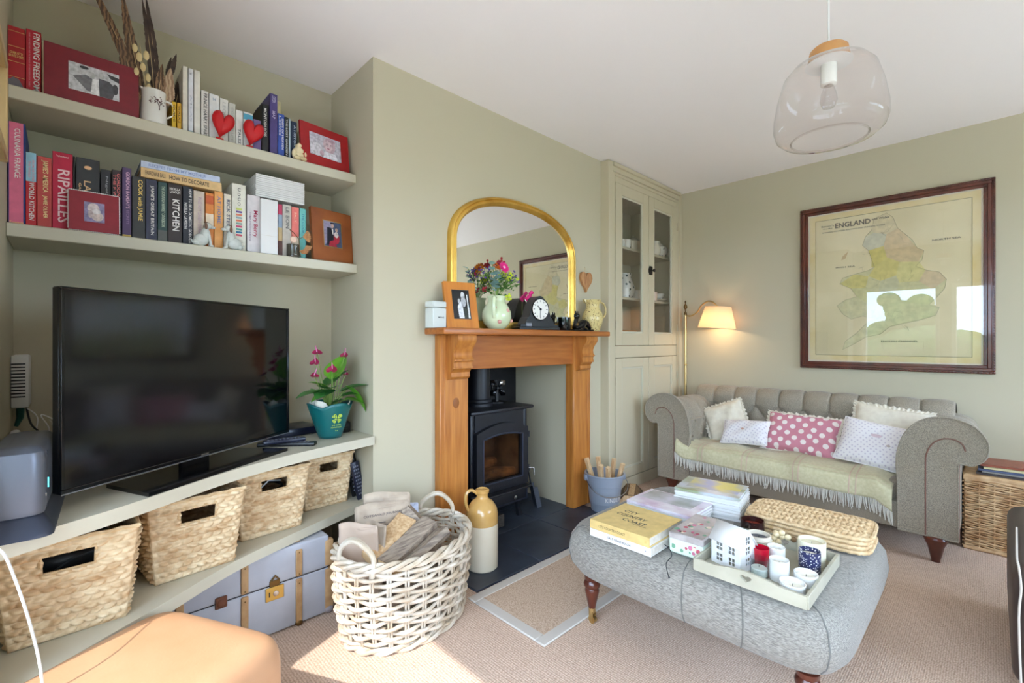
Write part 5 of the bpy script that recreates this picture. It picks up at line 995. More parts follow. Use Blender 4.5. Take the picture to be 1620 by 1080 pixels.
mat('map_paper', (232,216,176), .8, rgb2=(214,198,156), scale=2.2, detail=6); mat('map_margin', (232,214,170), .8, rgb2=(226,200,140), scale=6); mat('map_mount', (226,210,190), .7)
MB().box(-.006, -.002, -h+.04, h-.04, .04, MH-.04).build('mount', 'map_mount', t); MB().box(-.0075, -.005, -h+.064, h-.064, .064, MH-.064).build('map_margin', 'map_margin', t); MB().box(-.0085, -.006, -h+.105, h-.105, .105, MH-.105).build('map_sheet', 'map_paper', t)
# map print: u runs left to right (from +Y to -Y), v up
pw, ph = MWd-.21, MH-.21
def mp(u, v, k): return (-.0086-.00012*k, pw/2-u*pw, .105+v*ph)
def shape(pts, rg, k, name='map_print'):
    rg = tuple(int(.62*c+.38*p) for c, p in zip(rg, (218,208,170)))
    b = MB(); b.add([mp(u, v, k) for u, v in pts], [tuple(range(len(pts)))]); b.build(name, col(rg, .8), t)
eng = [(.42,.96),(.50,.985),(.54,.95),(.57,.87),(.62,.82),(.66,.78),(.69,.72),(.73,.70),(.72,.64),(.68,.60),(.74,.57),(.82,.55),(.86,.50),(.85,.44),(.80,.38),(.76,.34),(.82,.32),(.80,.27),(.70,.24),(.60,.22),(.52,.20),(.46,.15),(.36,.13),(.28,.08),(.20,.04),(.22,.10),(.30,.16),(.36,.22),(.42,.26),(.34,.28),(.26,.26),(.20,.30),(.16,.36),(.22,.40),(.30,.42),(.26,.48),(.18,.52),(.20,.56),(.28,.58),(.38,.60),(.42,.62),(.40,.68),(.38,.74),(.34,.78),(.36,.84),(.40,.88)]
shape(eng, (218,208,158), 1)
for ki, (pts, rg) in enumerate((([(.42,.96),(.50,.985),(.54,.95),(.57,.87),(.50,.84),(.42,.86),(.40,.88)], (226,204,160)), ([(.36,.84),(.42,.86),(.50,.84),(.48,.76),(.38,.74),(.34,.78)], (206,200,178)), ([(.50,.84),(.57,.87),(.62,.82),(.69,.72),(.73,.70),(.70,.63),(.58,.64),(.5,.68),(.48,.76)], (222,186,140)), ([(.38,.74),(.48,.76),(.5,.68),(.46,.62),(.40,.62),(.40,.68)], (222,200,96)), ([(.42,.62),(.5,.68),(.58,.64),(.56,.55),(.46,.52),(.38,.56)], (226,206,110)), ([(.58,.64),(.70,.63),(.74,.57),(.70,.5),(.58,.5),(.56,.55)], (226,210,130)), ([(.18,.52),(.28,.58),(.38,.56),(.36,.48),(.26,.48)], (222,204,110)), ([(.2,.72),(.24,.75),(.22,.70),(.19,.69)], (222,180,130)), ([(.74,.57),(.82,.55),(.86,.50),(.78,.44),(.70,.5)], (222,190,150)), ([(.46,.52),(.56,.55),(.58,.5),(.56,.42),(.44,.42)], (206,200,160)), ([(.26,.48),(.36,.48),(.44,.42),(.42,.34),(.30,.42)], (210,204,140)), ([(.58,.5),(.70,.5),(.78,.44),(.76,.34),(.62,.36),(.56,.42)], (214,206,150)))): shape(pts, rg, 3+2*ki)
b = MB()
for a in ((.0,.0,1,.0),(0,1,1,1),(0,0,0,1),(1,0,1,1)):
    u0, v0, u1, v1 = a; p, q = V(mp(u0, v0, 28)), V(mp(u1, v1, 28)); b.tube([p, q], .0011, 4)
pts = [V(mp(u, v, 28)) for u, v in eng]; b.tube(pts, .0007, 4, closed=True)
rn = random.Random(6)
for k in range(12):
    u, v = rn.uniform(.3,.75), rn.uniform(.2,.9); p = [(u, v)]
    for i in range(5): p.append((p[-1][0]+rn.uniform(-.05,.05), p[-1][1]+rn.uniform(-.04,.04)))
    b.tube([V(mp(x, y, 28)) for x, y in p], .0004, 3)
b.build('map_line', mat('map_ink', (130,120,100), .8), t)
def mtxt(s, u, v, l, h_): return txt(t, s, mp(u, v, 32), (0,-1,0), (0,0,1), l, h_, col((96,88,76)))
mtxt('ENGLAND', .27, .948, .215, .038); mtxt('and Wales', .46, .957, .1, .016); mtxt("Bacon's", .09, .955, .08, .012); mtxt('New Map', .09, .935, .06, .01); mtxt('SHOWING COUNTIES RAILWAYS AND PRINCIPAL ROADS', .27, .908, .38, .009)
mtxt('NORTH SEA', .86, .76, .14, .012); mtxt('IRISH SEA', .22, .64, .12, .01); mtxt('ENGLISH CHANNEL', .58, .1, .2, .012)
MB().box(-.0155, -.0135, -h+.04, h-.04, .04, MH-.04).build('glazing', 'map_glass', t)
# ------------------------------------------------------------------ pendant lamp
t = thing('pendant_light', 'clear glass pendant light with a wooden cap', 'pendant light', (1.74, .36, 0))
MB().tube([(0,0,2.125),(0,0,2.6)], .0028, 6).build('flex', 'cable_white', t); MB().lathe([(0,2.575),(.045,2.578),(.05,2.6)], 20).build('ceiling_rose', 'white', t)
MB().lathe([(0,2.128),(.045,2.127),(.052,2.12),(.057,2.09),(.057,2.083),(0,2.083)], 28).build('wooden_cap', mat('ash_wood', (206,150,90), .5, rgb2=(190,130,72), scale=5, stretch=(4,4,1)), t)
MB().lathe([(0,2.082),(.062,2.08),(.064,2.076),(0,2.074)], 28).build('white_disc', 'white', t)
MB().lathe([(0,2.074),(.022,2.074),(.022,2.012),(.018,2.01),(0,2.01)], 20).build('bulb_holder', 'white_gloss', t); MB().lathe([(.012,2.01),(.02,1.985),(.024,1.96),(.016,1.94),(0,1.934)], 16).build('bulb', 'pendant_glass', t)
o = MB().lathe([(.06,2.079),(.10,2.07),(.125,2.04),(.142,1.98),(.152,1.92),(.153,1.885),(.145,1.86),(.125,1.842),(.105,1.84),(.102,1.845)], 40, cap=False).build('glass_shade', 'pendant_glass', t)
b = MB(); b.tube([(.103*math.cos(q), .103*math.sin(q), 1.841) for q in [2*PI*i/40 for i in range(40)]], .003, 6, closed=True); b.build('glass_rim', 'pendant_glass', t)
# ------------------------------------------------------------------ chesterfield sofa
sf = thing('chesterfield_sofa', 'grey tweed buttoned chesterfield sofa below the map', 'sofa', (0, 0, 0))
SY0, SY1 = .36, 1.607; SXF, SXB = 3.40, 4.0
def arclen(p):
    s = [0]
    for a, c in zip(p[:-1], p[1:]): s.append(s[-1]+math.dist(a, c))
    return s
def sample(p, s, t):
    for i in range(len(p)-1):
        if t <= s[i+1] or i == len(p)-2:
            f = (t-s[i])/(s[i+1]-s[i]); a, c = p[i], p[i+1]; d = (c[0]-a[0], c[1]-a[1]); l = math.hypot(*d); return (a[0]+d[0]*f, a[1]+d[1]*f), (d[1]/l, -d[0]/l)
def buttons(bt, name):
    n = 14*9
    for i in range(0, len(bt.v), 8*6): 
        vs = bt.v[i:i+48]; c = sum((V(p) for p in vs), V())/48; link(name, BTN, sf, c)
BTN = MB().ell((0,0,0), (.011,.011,.011), 8, 5).build('button_shape', 'tweed'); _b = BTN; BTN = _b.data; bpy.data.objects.remove(_b)
def tuft(u, v, w, h):
    a, c = PI*(u/w+v/h), PI*(u/w-v/h); return (abs(math.sin(a))*abs(math.sin(c)))**.36
def padded(fn3, prof, L, w, h, K, amp, nu, nv, flip):
    """a tufted pad: prof (horizontal, z) swept along the length L, with buttons in K half rows then pleats over the roll"""
    prof = smooth_curve(prof, 4); S_ = arclen(prof); tot = S_[-1]; v1 = K*h/2; vs0 = v1
    def f(u, v):
        t = v*tot; uu = u*L; (a, z), n = sample(prof, S_, t)
        if t < v1: d = tuft(uu, t-v1, w, h)
        else:
            fade = max(0, 1-((t-v1)/(tot-v1))**2); d = 1-(1-abs(math.sin(PI*uu/w))**.28)*fade*.8
        return fn3(uu, a+n[0]*amp*d, z+n[1]*amp*d)
    b = MB().grid(f, nu, nv, flip=flip); btn = MB()
    k = 0
    for row in range(0, K+1):
        t = v1-row*h/2; (a, z), n = sample(prof, S_, max(t, 0)); off = 0 if row % 2 == 0 else w/2; uu = off
        while uu <= L+1e-6:
            if .02 < uu < L-.02 and t > .03: btn.ell(fn3(uu, a+n[0]*.006, z+n[1]*.006), (.011,.011,.011), 8, 5)
            uu += w
    return b, btn
# back: q measured forward (towards -X) from the rear wall side; normal points outward to the room
prof = [(3.965,.36),(3.975,.50),(3.985,.62),(3.985,.70),(4.0,.755),(4.045,.788),(4.105,.79),(4.155,.765),(4.178,.71),(4.165,.66),(4.14,.64)]
b, bt = padded(lambda u, a, z: (a, .16+u, z), [(-x, z) for x, z in prof], 1.65, .165, .22, 3, .034, 240, 80, False)
def fixb(m): m.v = [(-x, y, z) for x, y, z in m.v]; return m
b.build  # mirrored in x because the profile runs in -x
fixb(b); fixb(bt); b.f = [f[::-1] for f in b.f]; b.build('backrest', 'tweed', sf, ang=180); buttons(bt, 'back_button')
b = MB(); b.box(4.02, 4.14, .15, 1.82, .14, .66, .01); b.build('back_frame', 'tweed', sf)
# arms
ap = [(.0,.36),(-.004,.50),(.004,.58),(.03,.67),(.08,.735),(.15,.768),(.22,.765),(.29,.735),(.328,.675),(.322,.61),(.285,.572),(.24,.57)]
for s in (1, -1):
    yin = SY0 if s > 0 else SY1
    fn = lambda u, a, z, s=s, yin=yin: (SXF+.02+u, yin-s*a, z)
    b, bt = padded(fn, ap, .72, .15, .22, 2, .032, 100, 80, s < 0); b.build('arm_pad', 'tweed', sf, ang=180); buttons(bt, 'arm_button')
    b = MB(); b.box(SXF+.02, 4.12, min(yin-s*.02, yin-s*.235), max(yin-s*.02, yin-s*.235), .14, .60, .01); b.build('arm_frame', 'tweed', sf)
    pf = [(yin-s*(a), z) for a, z in smooth_curve([(-.012,.14),(-.012,.40),(-.018,.50),(-.012,.585),(.018,.685),(.075,.757),(.15,.79),(.225,.787),(.30,.752),(.345,.68),(.338,.60),(.29,.555),(.24,.553),(.236,.50),(.236,.14)], 4)]
    b = MB(); b.prism(pf, SXF-.004, SXF+.03, 'x'); o = b.build('arm_front', 'tweed', sf)
    MB().tube([(SXF-.006, y, z) for y, z in pf], .005, 6, closed=True).build('arm_piping', 'tweed', o)
    inner = [(yin-s*a, z) for a, z in smooth_curve([(.105,.14),(.105,.5),(.108,.58),(.13,.64),(.17,.675),(.215,.68),(.25,.66),(.262,.625)], 4)]
    MB().tube([(SXF-.006, y, z) for y, z in inner], .0035, 6).build('scroll_seam', 'piping', o)
    MB().tube([(SXF-.004, yin-s*.238, .145), (SXF-.004, yin-s*.238, .55)], .004, 6).build('edge_piping', 'piping', o)
MB().box(SXF+.015, 4.05, SY0-.05, SY1+.05, .14, .29, .012, 2).build('seat_rail', 'tweed', sf)
MB().grid(sup(.31, .635, .275, .405, .25, 60, 14), 60, 14, cu=True).build('seat_cushion', 'tweed', sf, loc=(3.70, (SY0+SY1)/2, 0), ang=180)
for x, y in ((3.425,.215),(3.455,1.755),(4.08,.2),(4.08,1.77)):
    MB().lathe([(0,0),(.019,0),(.02,.012),(.024,.03),(.036,.085),(.05,.115),(.054,.128),(.05,.138),(.04,.141),(0,.141)], 20, c=(x,y,0)).build('foot', 'mahogany', sf)
# throw over the seat
th = thing('wool_throw', 'pale green checked wool throw with fringe over the sofa seat', 'throw', (0, 0, 0))
tp = smooth_curve([(3.93,.418),(3.8,.424),(3.6,.424),(3.46,.42),(3.40,.404),(3.378,.375),(3.370,.335),(3.368,.295)], 4); TS = arclen(tp)
TY0, TY1 = .395, 1.69
def thr(u, v):
    (x, z), n = sample(tp, TS, v*TS[-1]); y = TY0+(TY1-TY0)*u; wv = .004*math.sin(17*u+3*v)+.003*math.sin(41*u+7*v)+.003*math.sin(9*v+23*u)
    lift = .05*max(0, (u-.93)/.07)**2*(1-v*.2); drop = -.05*max(0, (.06-u)/.06)*v
    return (x-abs(n[0])*wv-.003, y, z+(abs(n[1])*wv+.002)+lift+drop-.03*v**3*(.3-u))
o = MB().grid(thr, 120, 44).build('blanket', 'throw', th, ang=180); md = o.modifiers.new('t', 'SOLIDIFY'); md.thickness = .005
b = MB()
for u in (.13,.155,.36,.385,.60,.625,.84,.865):
    pts = [V(thr(u, j/40))+V((-.0035,0,.0035)) for j in range(41)]
    b.tube(pts, .0032, 4, flat=.3)
for v in (.45,.5,.78,.83):
    pts = [V(thr(j/60, v))+V((-.0035,0,.0035)) for j in range(61)]; b.tube(pts, .0022, 4, flat=.3)
b.build('check_stripe', 'throw_stripe', th)
b = MB(); rn = random.Random(9)
for k in range(170):
    u = k/169; p = V(thr(u, 1)); l = rn.uniform(.055,.085); dy = rn.uniform(-.012,.012); dx = rn.uniform(-.006,.002)
    b.tube([p, p+V((dx*.4-.002,dy*.3,-l*.5)), p+V((dx,dy,-l))], [.0028,.0032,.002], 5)
stuff(b.build('fringe', 'fringe', th))
# cushions
def cushion(label, loc, w, h, d, rot, m, frill=None, extra=None, name='cushion'):
    t = thing(name, label, 'cushion', loc, 0, 'cushions on the sofa'); t.rotation_euler = rot
    def f(u, v):
        x, y = 2*u-1, 2*v-1; return x, y
    b = MB(); N = 26; vs = []; fs = []; rnd = random.Random(label)
    for sgn in (1, -1):
        for j in range(N+1):
            for i in range(N+1):
                x, y = -1+2*i/N, -1+2*j/N; e = max(0, (1-x**4)*(1-y**4))**.5; pin = 1-.06*(1-abs(x)**1.5)*abs(y)**3; pin2 = 1-.06*(1-abs(y)**1.5)*abs(x)**3
                z = sgn*d*e*(1+.12*math.sin(3*x+2*y+len(label))*.6+.06*math.sin(7*x-5*y)); vs.append((x*w*pin2, y*h*pin, z))
    o = (N+1)**2
    for j in range(N):
        for i in range(N):
            a = j*(N+1)+i; fs.append((a, a+1, a+N+2, a+N+1)); fs.append((o+a, o+a+N+1, o+a+N+2, o+a+1))
    b.add(vs, fs); b.build('cover', m, t, ang=180)
    edge = [(-1+2*i/20, -1) for i in range(20)]+[(1, -1+2*i/20) for i in range(20)]+[(1-2*i/20, 1) for i in range(20)]+[(-1, 1-2*i/20) for i in range(20)]
    pe = [(x*w*(1-.06*(1-abs(y)**1.5)*abs(x)**3), y*h*(1-.06*(1-abs(x)**1.5)*abs(y)**3), 0) for x, y in edge]
    if frill:
        n = len(pe); vs = []; fs = []
        for k in range(n*3):
            p = V(pe[k//3]).lerp(V(pe[(k//3+1) % n]), (k % 3)/3); d_ = p.normalized(); vs += [p*.985, p+d_*(.02+.005*math.sin(k*1.1))+V((0,0,.009*math.sin(k*1.9)))]
        for k in range(n*3): a = 2*k; c = 2*((k+1) % (n*3)); fs.append((a, a+1, c+1, c))
        MB().add(vs, fs).build('frill', frill, t, ang=180)
    else: MB().tube(pe, .004, 6, closed=True).build('edge_piping', m if m != 'sprig' else 'offwhite_cloth', t)
    if extra: extra(t, d)
    return t
def lean(ax, yaw, roll=0):   # cushion lying in local XY; x -> along -Y of the room, y -> up leaning back, z -> into the room (-X)
    B = M(((0,0,-1,0),(-1,0,0,0),(0,1,0,0),(0,0,0,1)))
    return (M.Rotation(yaw, 4, 'Z') @ B @ M.Rotation(-ax, 4, 'X') @ M.Rotation(roll, 4, 'Z')).to_euler()
def embroid(t, d):
    b = MB(); b.ell((-.0,.0,d*1.05), (.011,.009,.002), 10, 5); b.build('embroidery', col((206,160,140)), t)
def embroid2(t, d):
    b = MB(); b.ell((.05,-.01,d*.98), (.012,.008,.002), 10, 5); b.build('embroidery', col((196,180,170)), t); MB().ell((-.09,.02,d*.9), (.012,.008,.002), 10, 5).build('embroidery', col((196,180,170)), t); MB().ell((-.02,.04,d*.98), (.03,.012,.002), 10, 5).build('motif', col((226,200,206)), t)
def dotfrill(t, d): pass
cushion('cream frilled cushion tilted against the left of the sofa back', (3.80,1.475,.565), .15, .15, .055, lean(R(28), R(6), R(24)), 'cream_cloth', 'cream_cloth')
cushion('small white sprigged cushion before the cream tilted one', (3.66,1.285,.522), .165, .10, .05, lean(R(38), R(-4), R(6)), 'sprig', None, embroid)
cushion('pink cushion with large white spots in the middle of the sofa', (3.74,.94,.545), .225, .145, .055, lean(R(32), R(0), R(-2)), 'pink_dots', 'cream_cloth')
cushion('cream frilled cushion behind the large white one', (3.87,.47,.612), .20, .16, .05, lean(R(20), R(0), R(-6)), 'cream_cloth', 'cream_cloth')
cushion('large white patterned cushion at the right of the sofa', (3.67,.49,.548), .215, .15, .055, lean(R(32), R(0), R(-8)), 'sprig', None, embroid2)
# ------------------------------------------------------------------ footstool
ft = thing('tweed_footstool', 'large grey herringbone footstool with turned legs', 'footstool', (1.985, .79, 0))
def stool(u, v):
    a = 2*PI*u; sg = lambda q, p: math.copysign(abs(q)**p, q); cx, cy = sg(math.cos(a), .26), sg(math.sin(a), .26)
    pr = [(0,.215),(.86,.215),(.93,.225),(.98,.262),(1.0,.315),(.985,.37),(.94,.405),(.86,.418),(.6,.424),(.3,.426),(0,.427)]
    k = v*(len(pr)-1); i = min(int(k), len(pr)-2); f = k-i; r = pr[i][0]*(1-f)+pr[i+1][0]*f; z = pr[i][1]*(1-f)+pr[i+1][1]*f
    return (.465*cx*r, .515*cy*r, z)
MB().grid(stool, 72, 30, cu=True).build('upholstery', 'ottoman_cloth', ft, ang=180)
def seam(u, v0, v1):
    pts = []
    for k in range(15): q = V(stool(u, v0+(v1-v0)*k/14)); c = V((0,0,.32)); pts.append(q+(q-c).normalized()*.0012)
    MB().tube(pts, .0022, 5).build('seam_line', 'seam', ft)
for y in (-.05,-.25): seam((PI-math.asin(math.copysign(abs(y/.515)**(1/.26), y)))/(2*PI), .16, .72)
for u in (.375, .625, .875): seam(u, .22, .66)
for x, y in ((-.36,.40),(-.36,-.40),(.36,.40),(.36,-.40)):
    lg = MB().lathe([(0,.055),(.013,.055),(.014,.062),(.018,.08),(.028,.125),(.031,.14),(.027,.15),(.034,.158),(.036,.168),(.032,.178),(.028,.184),(.032,.19),(.033,.204),(0,.205)], 20, c=(x,y,0)).build('leg', 'mahogany', ft)
    b = MB(); b.lathe([(0,.045),(.014,.045),(.015,.075),(.013,.078),(0,.078)], 14, c=(x,y,0)); b.box(x-.012,x-.009,y-.012,y+.008,.012,.05); b.box(x+.009,x+.012,y-.012,y+.008,.012,.05); b.tube([(x-.009,y-.004,.016),(x+.009,y-.004,.016)], .016, 14); b.build('castor', 'brass', lg)
OZ_ = .427
# ------------------------------------------------------------------ things on the footstool
def slabbook(name, label, x0, x1, y0, y1, z0, h, rgb, rz=0, spine='x0', pages='paper', titles=(), cat='book', group=None, coverm=None, th=.003):
    cx, cy = (x0+x1)/2, (y0+y1)/2; t = thing(name, label, cat, (cx, cy, z0), rz, group); a, c = (x1-x0)/2, (y1-y0)/2; m = coverm or col(rgb, .4)
    b = MB(); b.box(-a, a, -c, c, 0, th, .0008); b.box(-a, a, -c, c, h-th, h, .0008); b.box(-a, -a+th, -c, c, th, h-th); b.build('cover', m, t)
    MB().box(-a+th, a-.004, -c+.004, c-.004, th, h-th).build('pages', pages, t)
    return t
t = slabbook('hardback_book', 'yellow hardback reading CITY COUNTRY COAST on the footstool', 1.51, 1.765, .855, 1.115, OZ_+.031, .036, (222,192,126))
for s, x, y, l in (('CITY', .045,.05,.062), ('COUNTRY', .003,.025,.13), ('COAST', -.039,-.012,.10)): txt(t, s, (x+.005, y, .0364), (0,-1,0), (1,0,0), l, .026, col((70,74,70)))
txt(t, 'ROSE ASTOR', (-.055,-.045,.0364), (0,-1,0), (1,0,0), .06, .006, col((120,110,90))); txt(t, 'CITY COUNTRY COAST', (-.1279,.03,.018), (0,-1,0), (0,0,1), .12, .010, col((110,96,60))); txt(t, 'H', (-.1279,-.115,.018), (0,-1,0), (0,0,1), .006, .01, col((200,160,80)))
t = slabbook('hardback_book', 'white hardback under the yellow book on the footstool', 1.513, 1.765, .85, 1.118, OZ_-.001, .031, (232,230,226)); txt(t, 'SALT GRASS BEACH', (-.1264,.0,.016), (0,-1,0), (0,0,1), .1, .009, col((70,74,80))); txt(t, 'M', (-.1264,-.112,.016), (0,-1,0), (0,0,1), .006, .008, col((150,150,160)))
mat('mag_cover', (206,200,210), .3, rgb2=(150,150,140), scale=9, detail=3); mat('mag_cover_b', (196,200,210), .3, rgb2=(150,156,120), scale=7, detail=2, contrast=(.45,.6)); mat('mag_cover_c', (226,220,224), .3, rgb2=(196,170,190), scale=12)
W5 = ['lowest', 'second from bottom', 'third from bottom', 'fourth from bottom', 'topmost']
for k in range(5):
    dx, dy = random.uniform(-.003,.003), random.uniform(-.003,.003); t = slabbook('magazine', 'white magazine, %s in the lower magazine pile behind the yellow book' % W5[k], 1.83+dx, 2.05+dx, .853+dy, 1.15+dy, OZ_-.001+k*.0122, .012, (232,230,232), cat='magazine', group='lower magazine pile', coverm='white' if k < 4 else 'mag_cover_c', th=.0012, pages='white')
MB().box(-.03, .1, -.11, .13, .0118, .0124).build('cover_picture', 'mag_cover', t)
W9 = ['lowest', 'second from bottom', 'third from bottom', 'fourth from bottom', 'fifth from bottom', 'sixth from bottom', 'third from top', 'second from top', 'topmost']
for k in range(9):
    dx, dy = random.uniform(-.006,.006), random.uniform(-.006,.006); t = slabbook('magazine', 'magazine, %s in the taller magazine pile beside the jute mats' % W9[k], 2.05+dx, 2.27+dx, .765+dy, 1.04+dy, OZ_-.001+k*.0112, .011, (232,230,232), R(9), cat='magazine', group='taller magazine pile', coverm='white' if k < 8 else 'mag_cover_b', th=.0012, pages='white' if k % 3 else 'paper')
MB().box(-.06, .1, -.12, .10, .0108, .0114).build('cover_picture', mat('mag_photo', (150,160,196), .3, rgb2=(206,196,110), scale=8, detail=2, contrast=(.4,.6)), t)
# floral tin
t = thing('floral_tin', 'floral patterned tin box in front of the magazines', 'tin', (1.73, .772, OZ_-.001), R(2))
MB().box(-.12,.12,-.062,.062,0,.062,.004).build('tin_body', mat('mint_tin', (206,222,206), .35), t); MB().box(-.122,.122,-.064,.064,.05,.075,.004).build('lid', mat('floral', (186,178,176), .4, rgb2=(160,150,146), scale=16), t)
b = MB(); rn = random.Random(12); mats_ = [col((206,120,150), .4), col((120,170,140), .4), col((196,90,110), .4), col((226,210,190), .4)]
for k in range(26):
    b.mi = k % 4; x, y, r_ = rn.uniform(-.1,.1), rn.uniform(-.05,.05), rn.uniform(.006,.013); b.add([(x+r_*math.cos(q), y+r_*.8*math.sin(q), .0752+.0002*(k % 5)) for q in [2*PI*i/9 for i in range(9)]], [tuple(range(9))])
for k in range(14):
    b.mi = k % 4; y, z, r_ = rn.uniform(-.05,.05), rn.uniform(.01,.042), rn.uniform(.004,.009); b.add([(-.1205-.0001*(k % 5), y-r_*math.cos(q), z+r_*math.sin(q)) for q in [2*PI*i/9 for i in range(9)]], [tuple(range(9))])
stuff(b.build('flower_print', mats_, t))
# jute mats
def jute(label, k):
    t = thing('jute_mat', label, 'mat', (2.19+random.uniform(-.006,.006), .525+random.uniform(-.006,.006), OZ_-.002+k*.0155), R(3+random.uniform(-1.5,1.5)), 'stack of jute mats'); a, c, r_ = .13, .215, .05
    def q(u, v):
        x, y = -1+2*u, -1+2*v; ex = math.sqrt(1-.5*(abs(y)**10)); X = a*x*(1-.18*abs(y)**8); Y = c*y*(1-.10*abs(x)**8); e = min(1, 8*min(u, 1-u), 12*min(v, 1-v)); rows = 10; g = u*rows; f = g-math.floor(g); col_ = v*24+(f-.5)*.8*(1 if int(g) % 2 else -1); h_ = .005+.011*abs(math.sin(PI*f))**.6*abs(math.sin(PI*col_))**.5
        return (X, Y, .006+h_*max(.1, e)**.5)
    b = MB(); b.grid(q, 78, 130) if k == 3 else b.grid(q, 40, 60); b.build('braid', 'jute', t, ang=180)
    pts = []
    for i in range(72):
        w = 2*PI*i/72; sg = lambda z, p: math.copysign(abs(z)**p, z); pts.append((a*.985*sg(math.cos(w), .35), c*.985*sg(math.sin(w), .35), .008+.0015*math.sin(i*2.4)))
    MB().tube(pts, .0078, 7, closed=True).build('braided_edge', 'jute', t)
for k, l in enumerate(('bottom jute mat of the stack on the footstool', 'second jute mat from the bottom of the stack', 'third jute mat from the bottom of the stack', 'top jute mat of the stack on the footstool')): jute(l, k)
# tray
TX0, TX1, TY0_, TY1_ = 1.545, 1.93, .372, .705; tz = OZ_-.002
t = thing('wooden_tray', 'pale green wooden tray with heart cutout handles', 'tray', ((TX0+TX1)/2, (TY0_+TY1_)/2, tz)); a, c = (TX1-TX0)/2, (TY1_-TY0_)/2
MB().box(-a+.006, a-.006, -c+.006, c-.006, 0, .008).build('base', 'tray', t)
hh = [(u, v+.028) for u, v in heart(.034,.022)]
for s in (-1, 1):
    poly = [(-c,0),(c,0),(c,.038),(c*.55,.040),(c*.3,.048),(0,.052),(-c*.3,.048),(-c*.55,.040),(-c,.038)]
    MB().prism(poly, s*a-.005, s*a+.005, 'x', holes=[hh]).build('handle_side', 'tray', t); MB().box(-a, a, s*c-.005, s*c+.005, 0, .04, .001).build('long_side', 'tray', t)
TZ = tz+.0082
# white house lantern
t = thing('house_lantern', 'white house shaped candle lantern on the tray', 'lantern', (1.66, .622, TZ), R(-14)); hw, hd, hz, rz_ = .048, .036, .075, .118
def rect(x0, x1, z0, z1): return [(x0,z0),(x1,z0),(x1,z1),(x0,z1)]
wins = [rect(x+i*.011, x+i*.011+.009, z+j*.012, z+j*.012+.010) for x in (-.03,.011) for z in (.012,.045) for i in (0,1) for j in (0,1)]
for s in (-1, 1): MB().prism(rect(-hw,hw,0,hz), s*hd-.001, s*hd+.001, 'y', holes=wins).build('long_wall', 'white', t, rot=None)
gw = [rect(x+i*.011-.01, x+i*.011-.001, z+j*.012, z+j*.012+.010) for x in (0,) for z in (.015,.048,.078) for i in (0,1) for j in (0,1)]
for s in (-1, 1): MB().prism([(-hd,0),(hd,0),(hd,hz),(0,rz_),(-hd,hz)], s*hw-.001, s*hw+.001, 'x', holes=gw).build('gable_wall', 'white', t)
for s in (-1, 1):
    b = MB(); y1 = s*(hd+.006); z1 = hz-.006; b.add([(-hw-.006,0,rz_+.002),(hw+.006,0,rz_+.002),(hw+.006,y1,z1),(-hw-.006,y1,z1)], [(0,1,2,3)]); o = b.build('roof_slope', 'white', t); md = o.modifiers.new('t', 'SOLIDIFY'); md.thickness = .0025
t.rotation_euler = (0, 0, R(-104))
t.scale = (1.12, 1.12, 1.12)
def cup(name, label, x, y, r, h, m, wall=.003, fill=None, fillm='wax', cat='candle', taper=1.0, z=TZ, extra=None):
    t = thing(name, label, cat, (x, y, z), 0, 'candle holders on the tray' if z == TZ else None)
    MB().lathe([(0,0),(r*taper*.95,0),(r*taper,.003),(r,h-.001),(r-.001,h),(r-wall,h-.001),(r*taper-wall,.006),(0,.006)], 26).build('holder', m, t)
    if fill: MB().lathe([(0,.006),(r*taper-wall-.0008,.006),(r-wall-.0008,fill-.002),(r*.8,fill),(.004,fill-.001),(0,fill-.001)], 22).build('wax', fillm, t); MB().tube([(0,0,fill-.002),(.001,0,fill+.006)], .0009, 5).build('wick', 'dark', t)
    if extra: extra(t)
cup('brown_bowl_candle', 'dark brown glass candle bowl beside the jute mats', 1.965, .655, .042, .058, 'brown_glass', .004, .03, 'brown_in', z=OZ_-.001) if 0 else None
cup('candle_bowl', 'dark brown glass candle bowl behind the tray', 1.985, .668, .043, .06, 'brown_glass', .004, .042, 'brown_in', z=OZ_)
cup('tumbler', 'clear glass tumbler behind the house lantern', 1.86, .665, .028, .07, 'tumbler', .002, None, cat='glass')
def ribs(t):
    b = MB(); [b.tube([(.0405*math.cos(q), .0405*math.sin(q), z) for q in [2*PI*i/28 for i in range(28)]], .003, 5, closed=True) for z in (.015,.03,.045,.06)]; b.build('knit_rib', 'cream_cloth', t)
cup('wool_pot_candle', 'cream wrapped candle pot with dark wax on the tray', 1.80, .585, .04, .075, 'cream_cloth', .005, .062, mat('dark_wax', (46,50,70), .3), extra=ribs)
cup('red_votive', 'red glass votive on the tray beside the house lantern', 1.70, .545, .026, .07, 'red_glass', .003, .045, 'red_glass', taper=.8); cup('tumbler', 'clear glass votive with a printed label at the tray front', 1.635, .53, .027, .06, 'tumbler', .002, .03, cat='glass')
cup('white_votive', 'white votive behind the red one on the tray', 1.755, .515, .028, .066, 'white_gloss', .003, .05); cup('white_votive', 'white votive nearest the tray front handle', 1.66, .478, .029, .066, 'white_gloss', .003, .05)
cup('cream_candle', 'large cream pillar candle at the back right of the tray', 1.865, .435, .042, .08, 'cream_candle', .004, .068, 'cream_candle'); cup('patterned_votive', 'white votive with navy lattice pattern on the tray', 1.795, .425, .032, .07, 'pattern_navy', .003, .055)
cup('tealight_bowl', 'low round white tealight bowl at the tray corner', 1.605, .425, .036, .032, 'white_gloss', .004, .02); cup('tealight_bowl', 'low white tealight bowl behind the corner one', 1.69, .41, .034, .036, 'white_gloss', .004, .024)
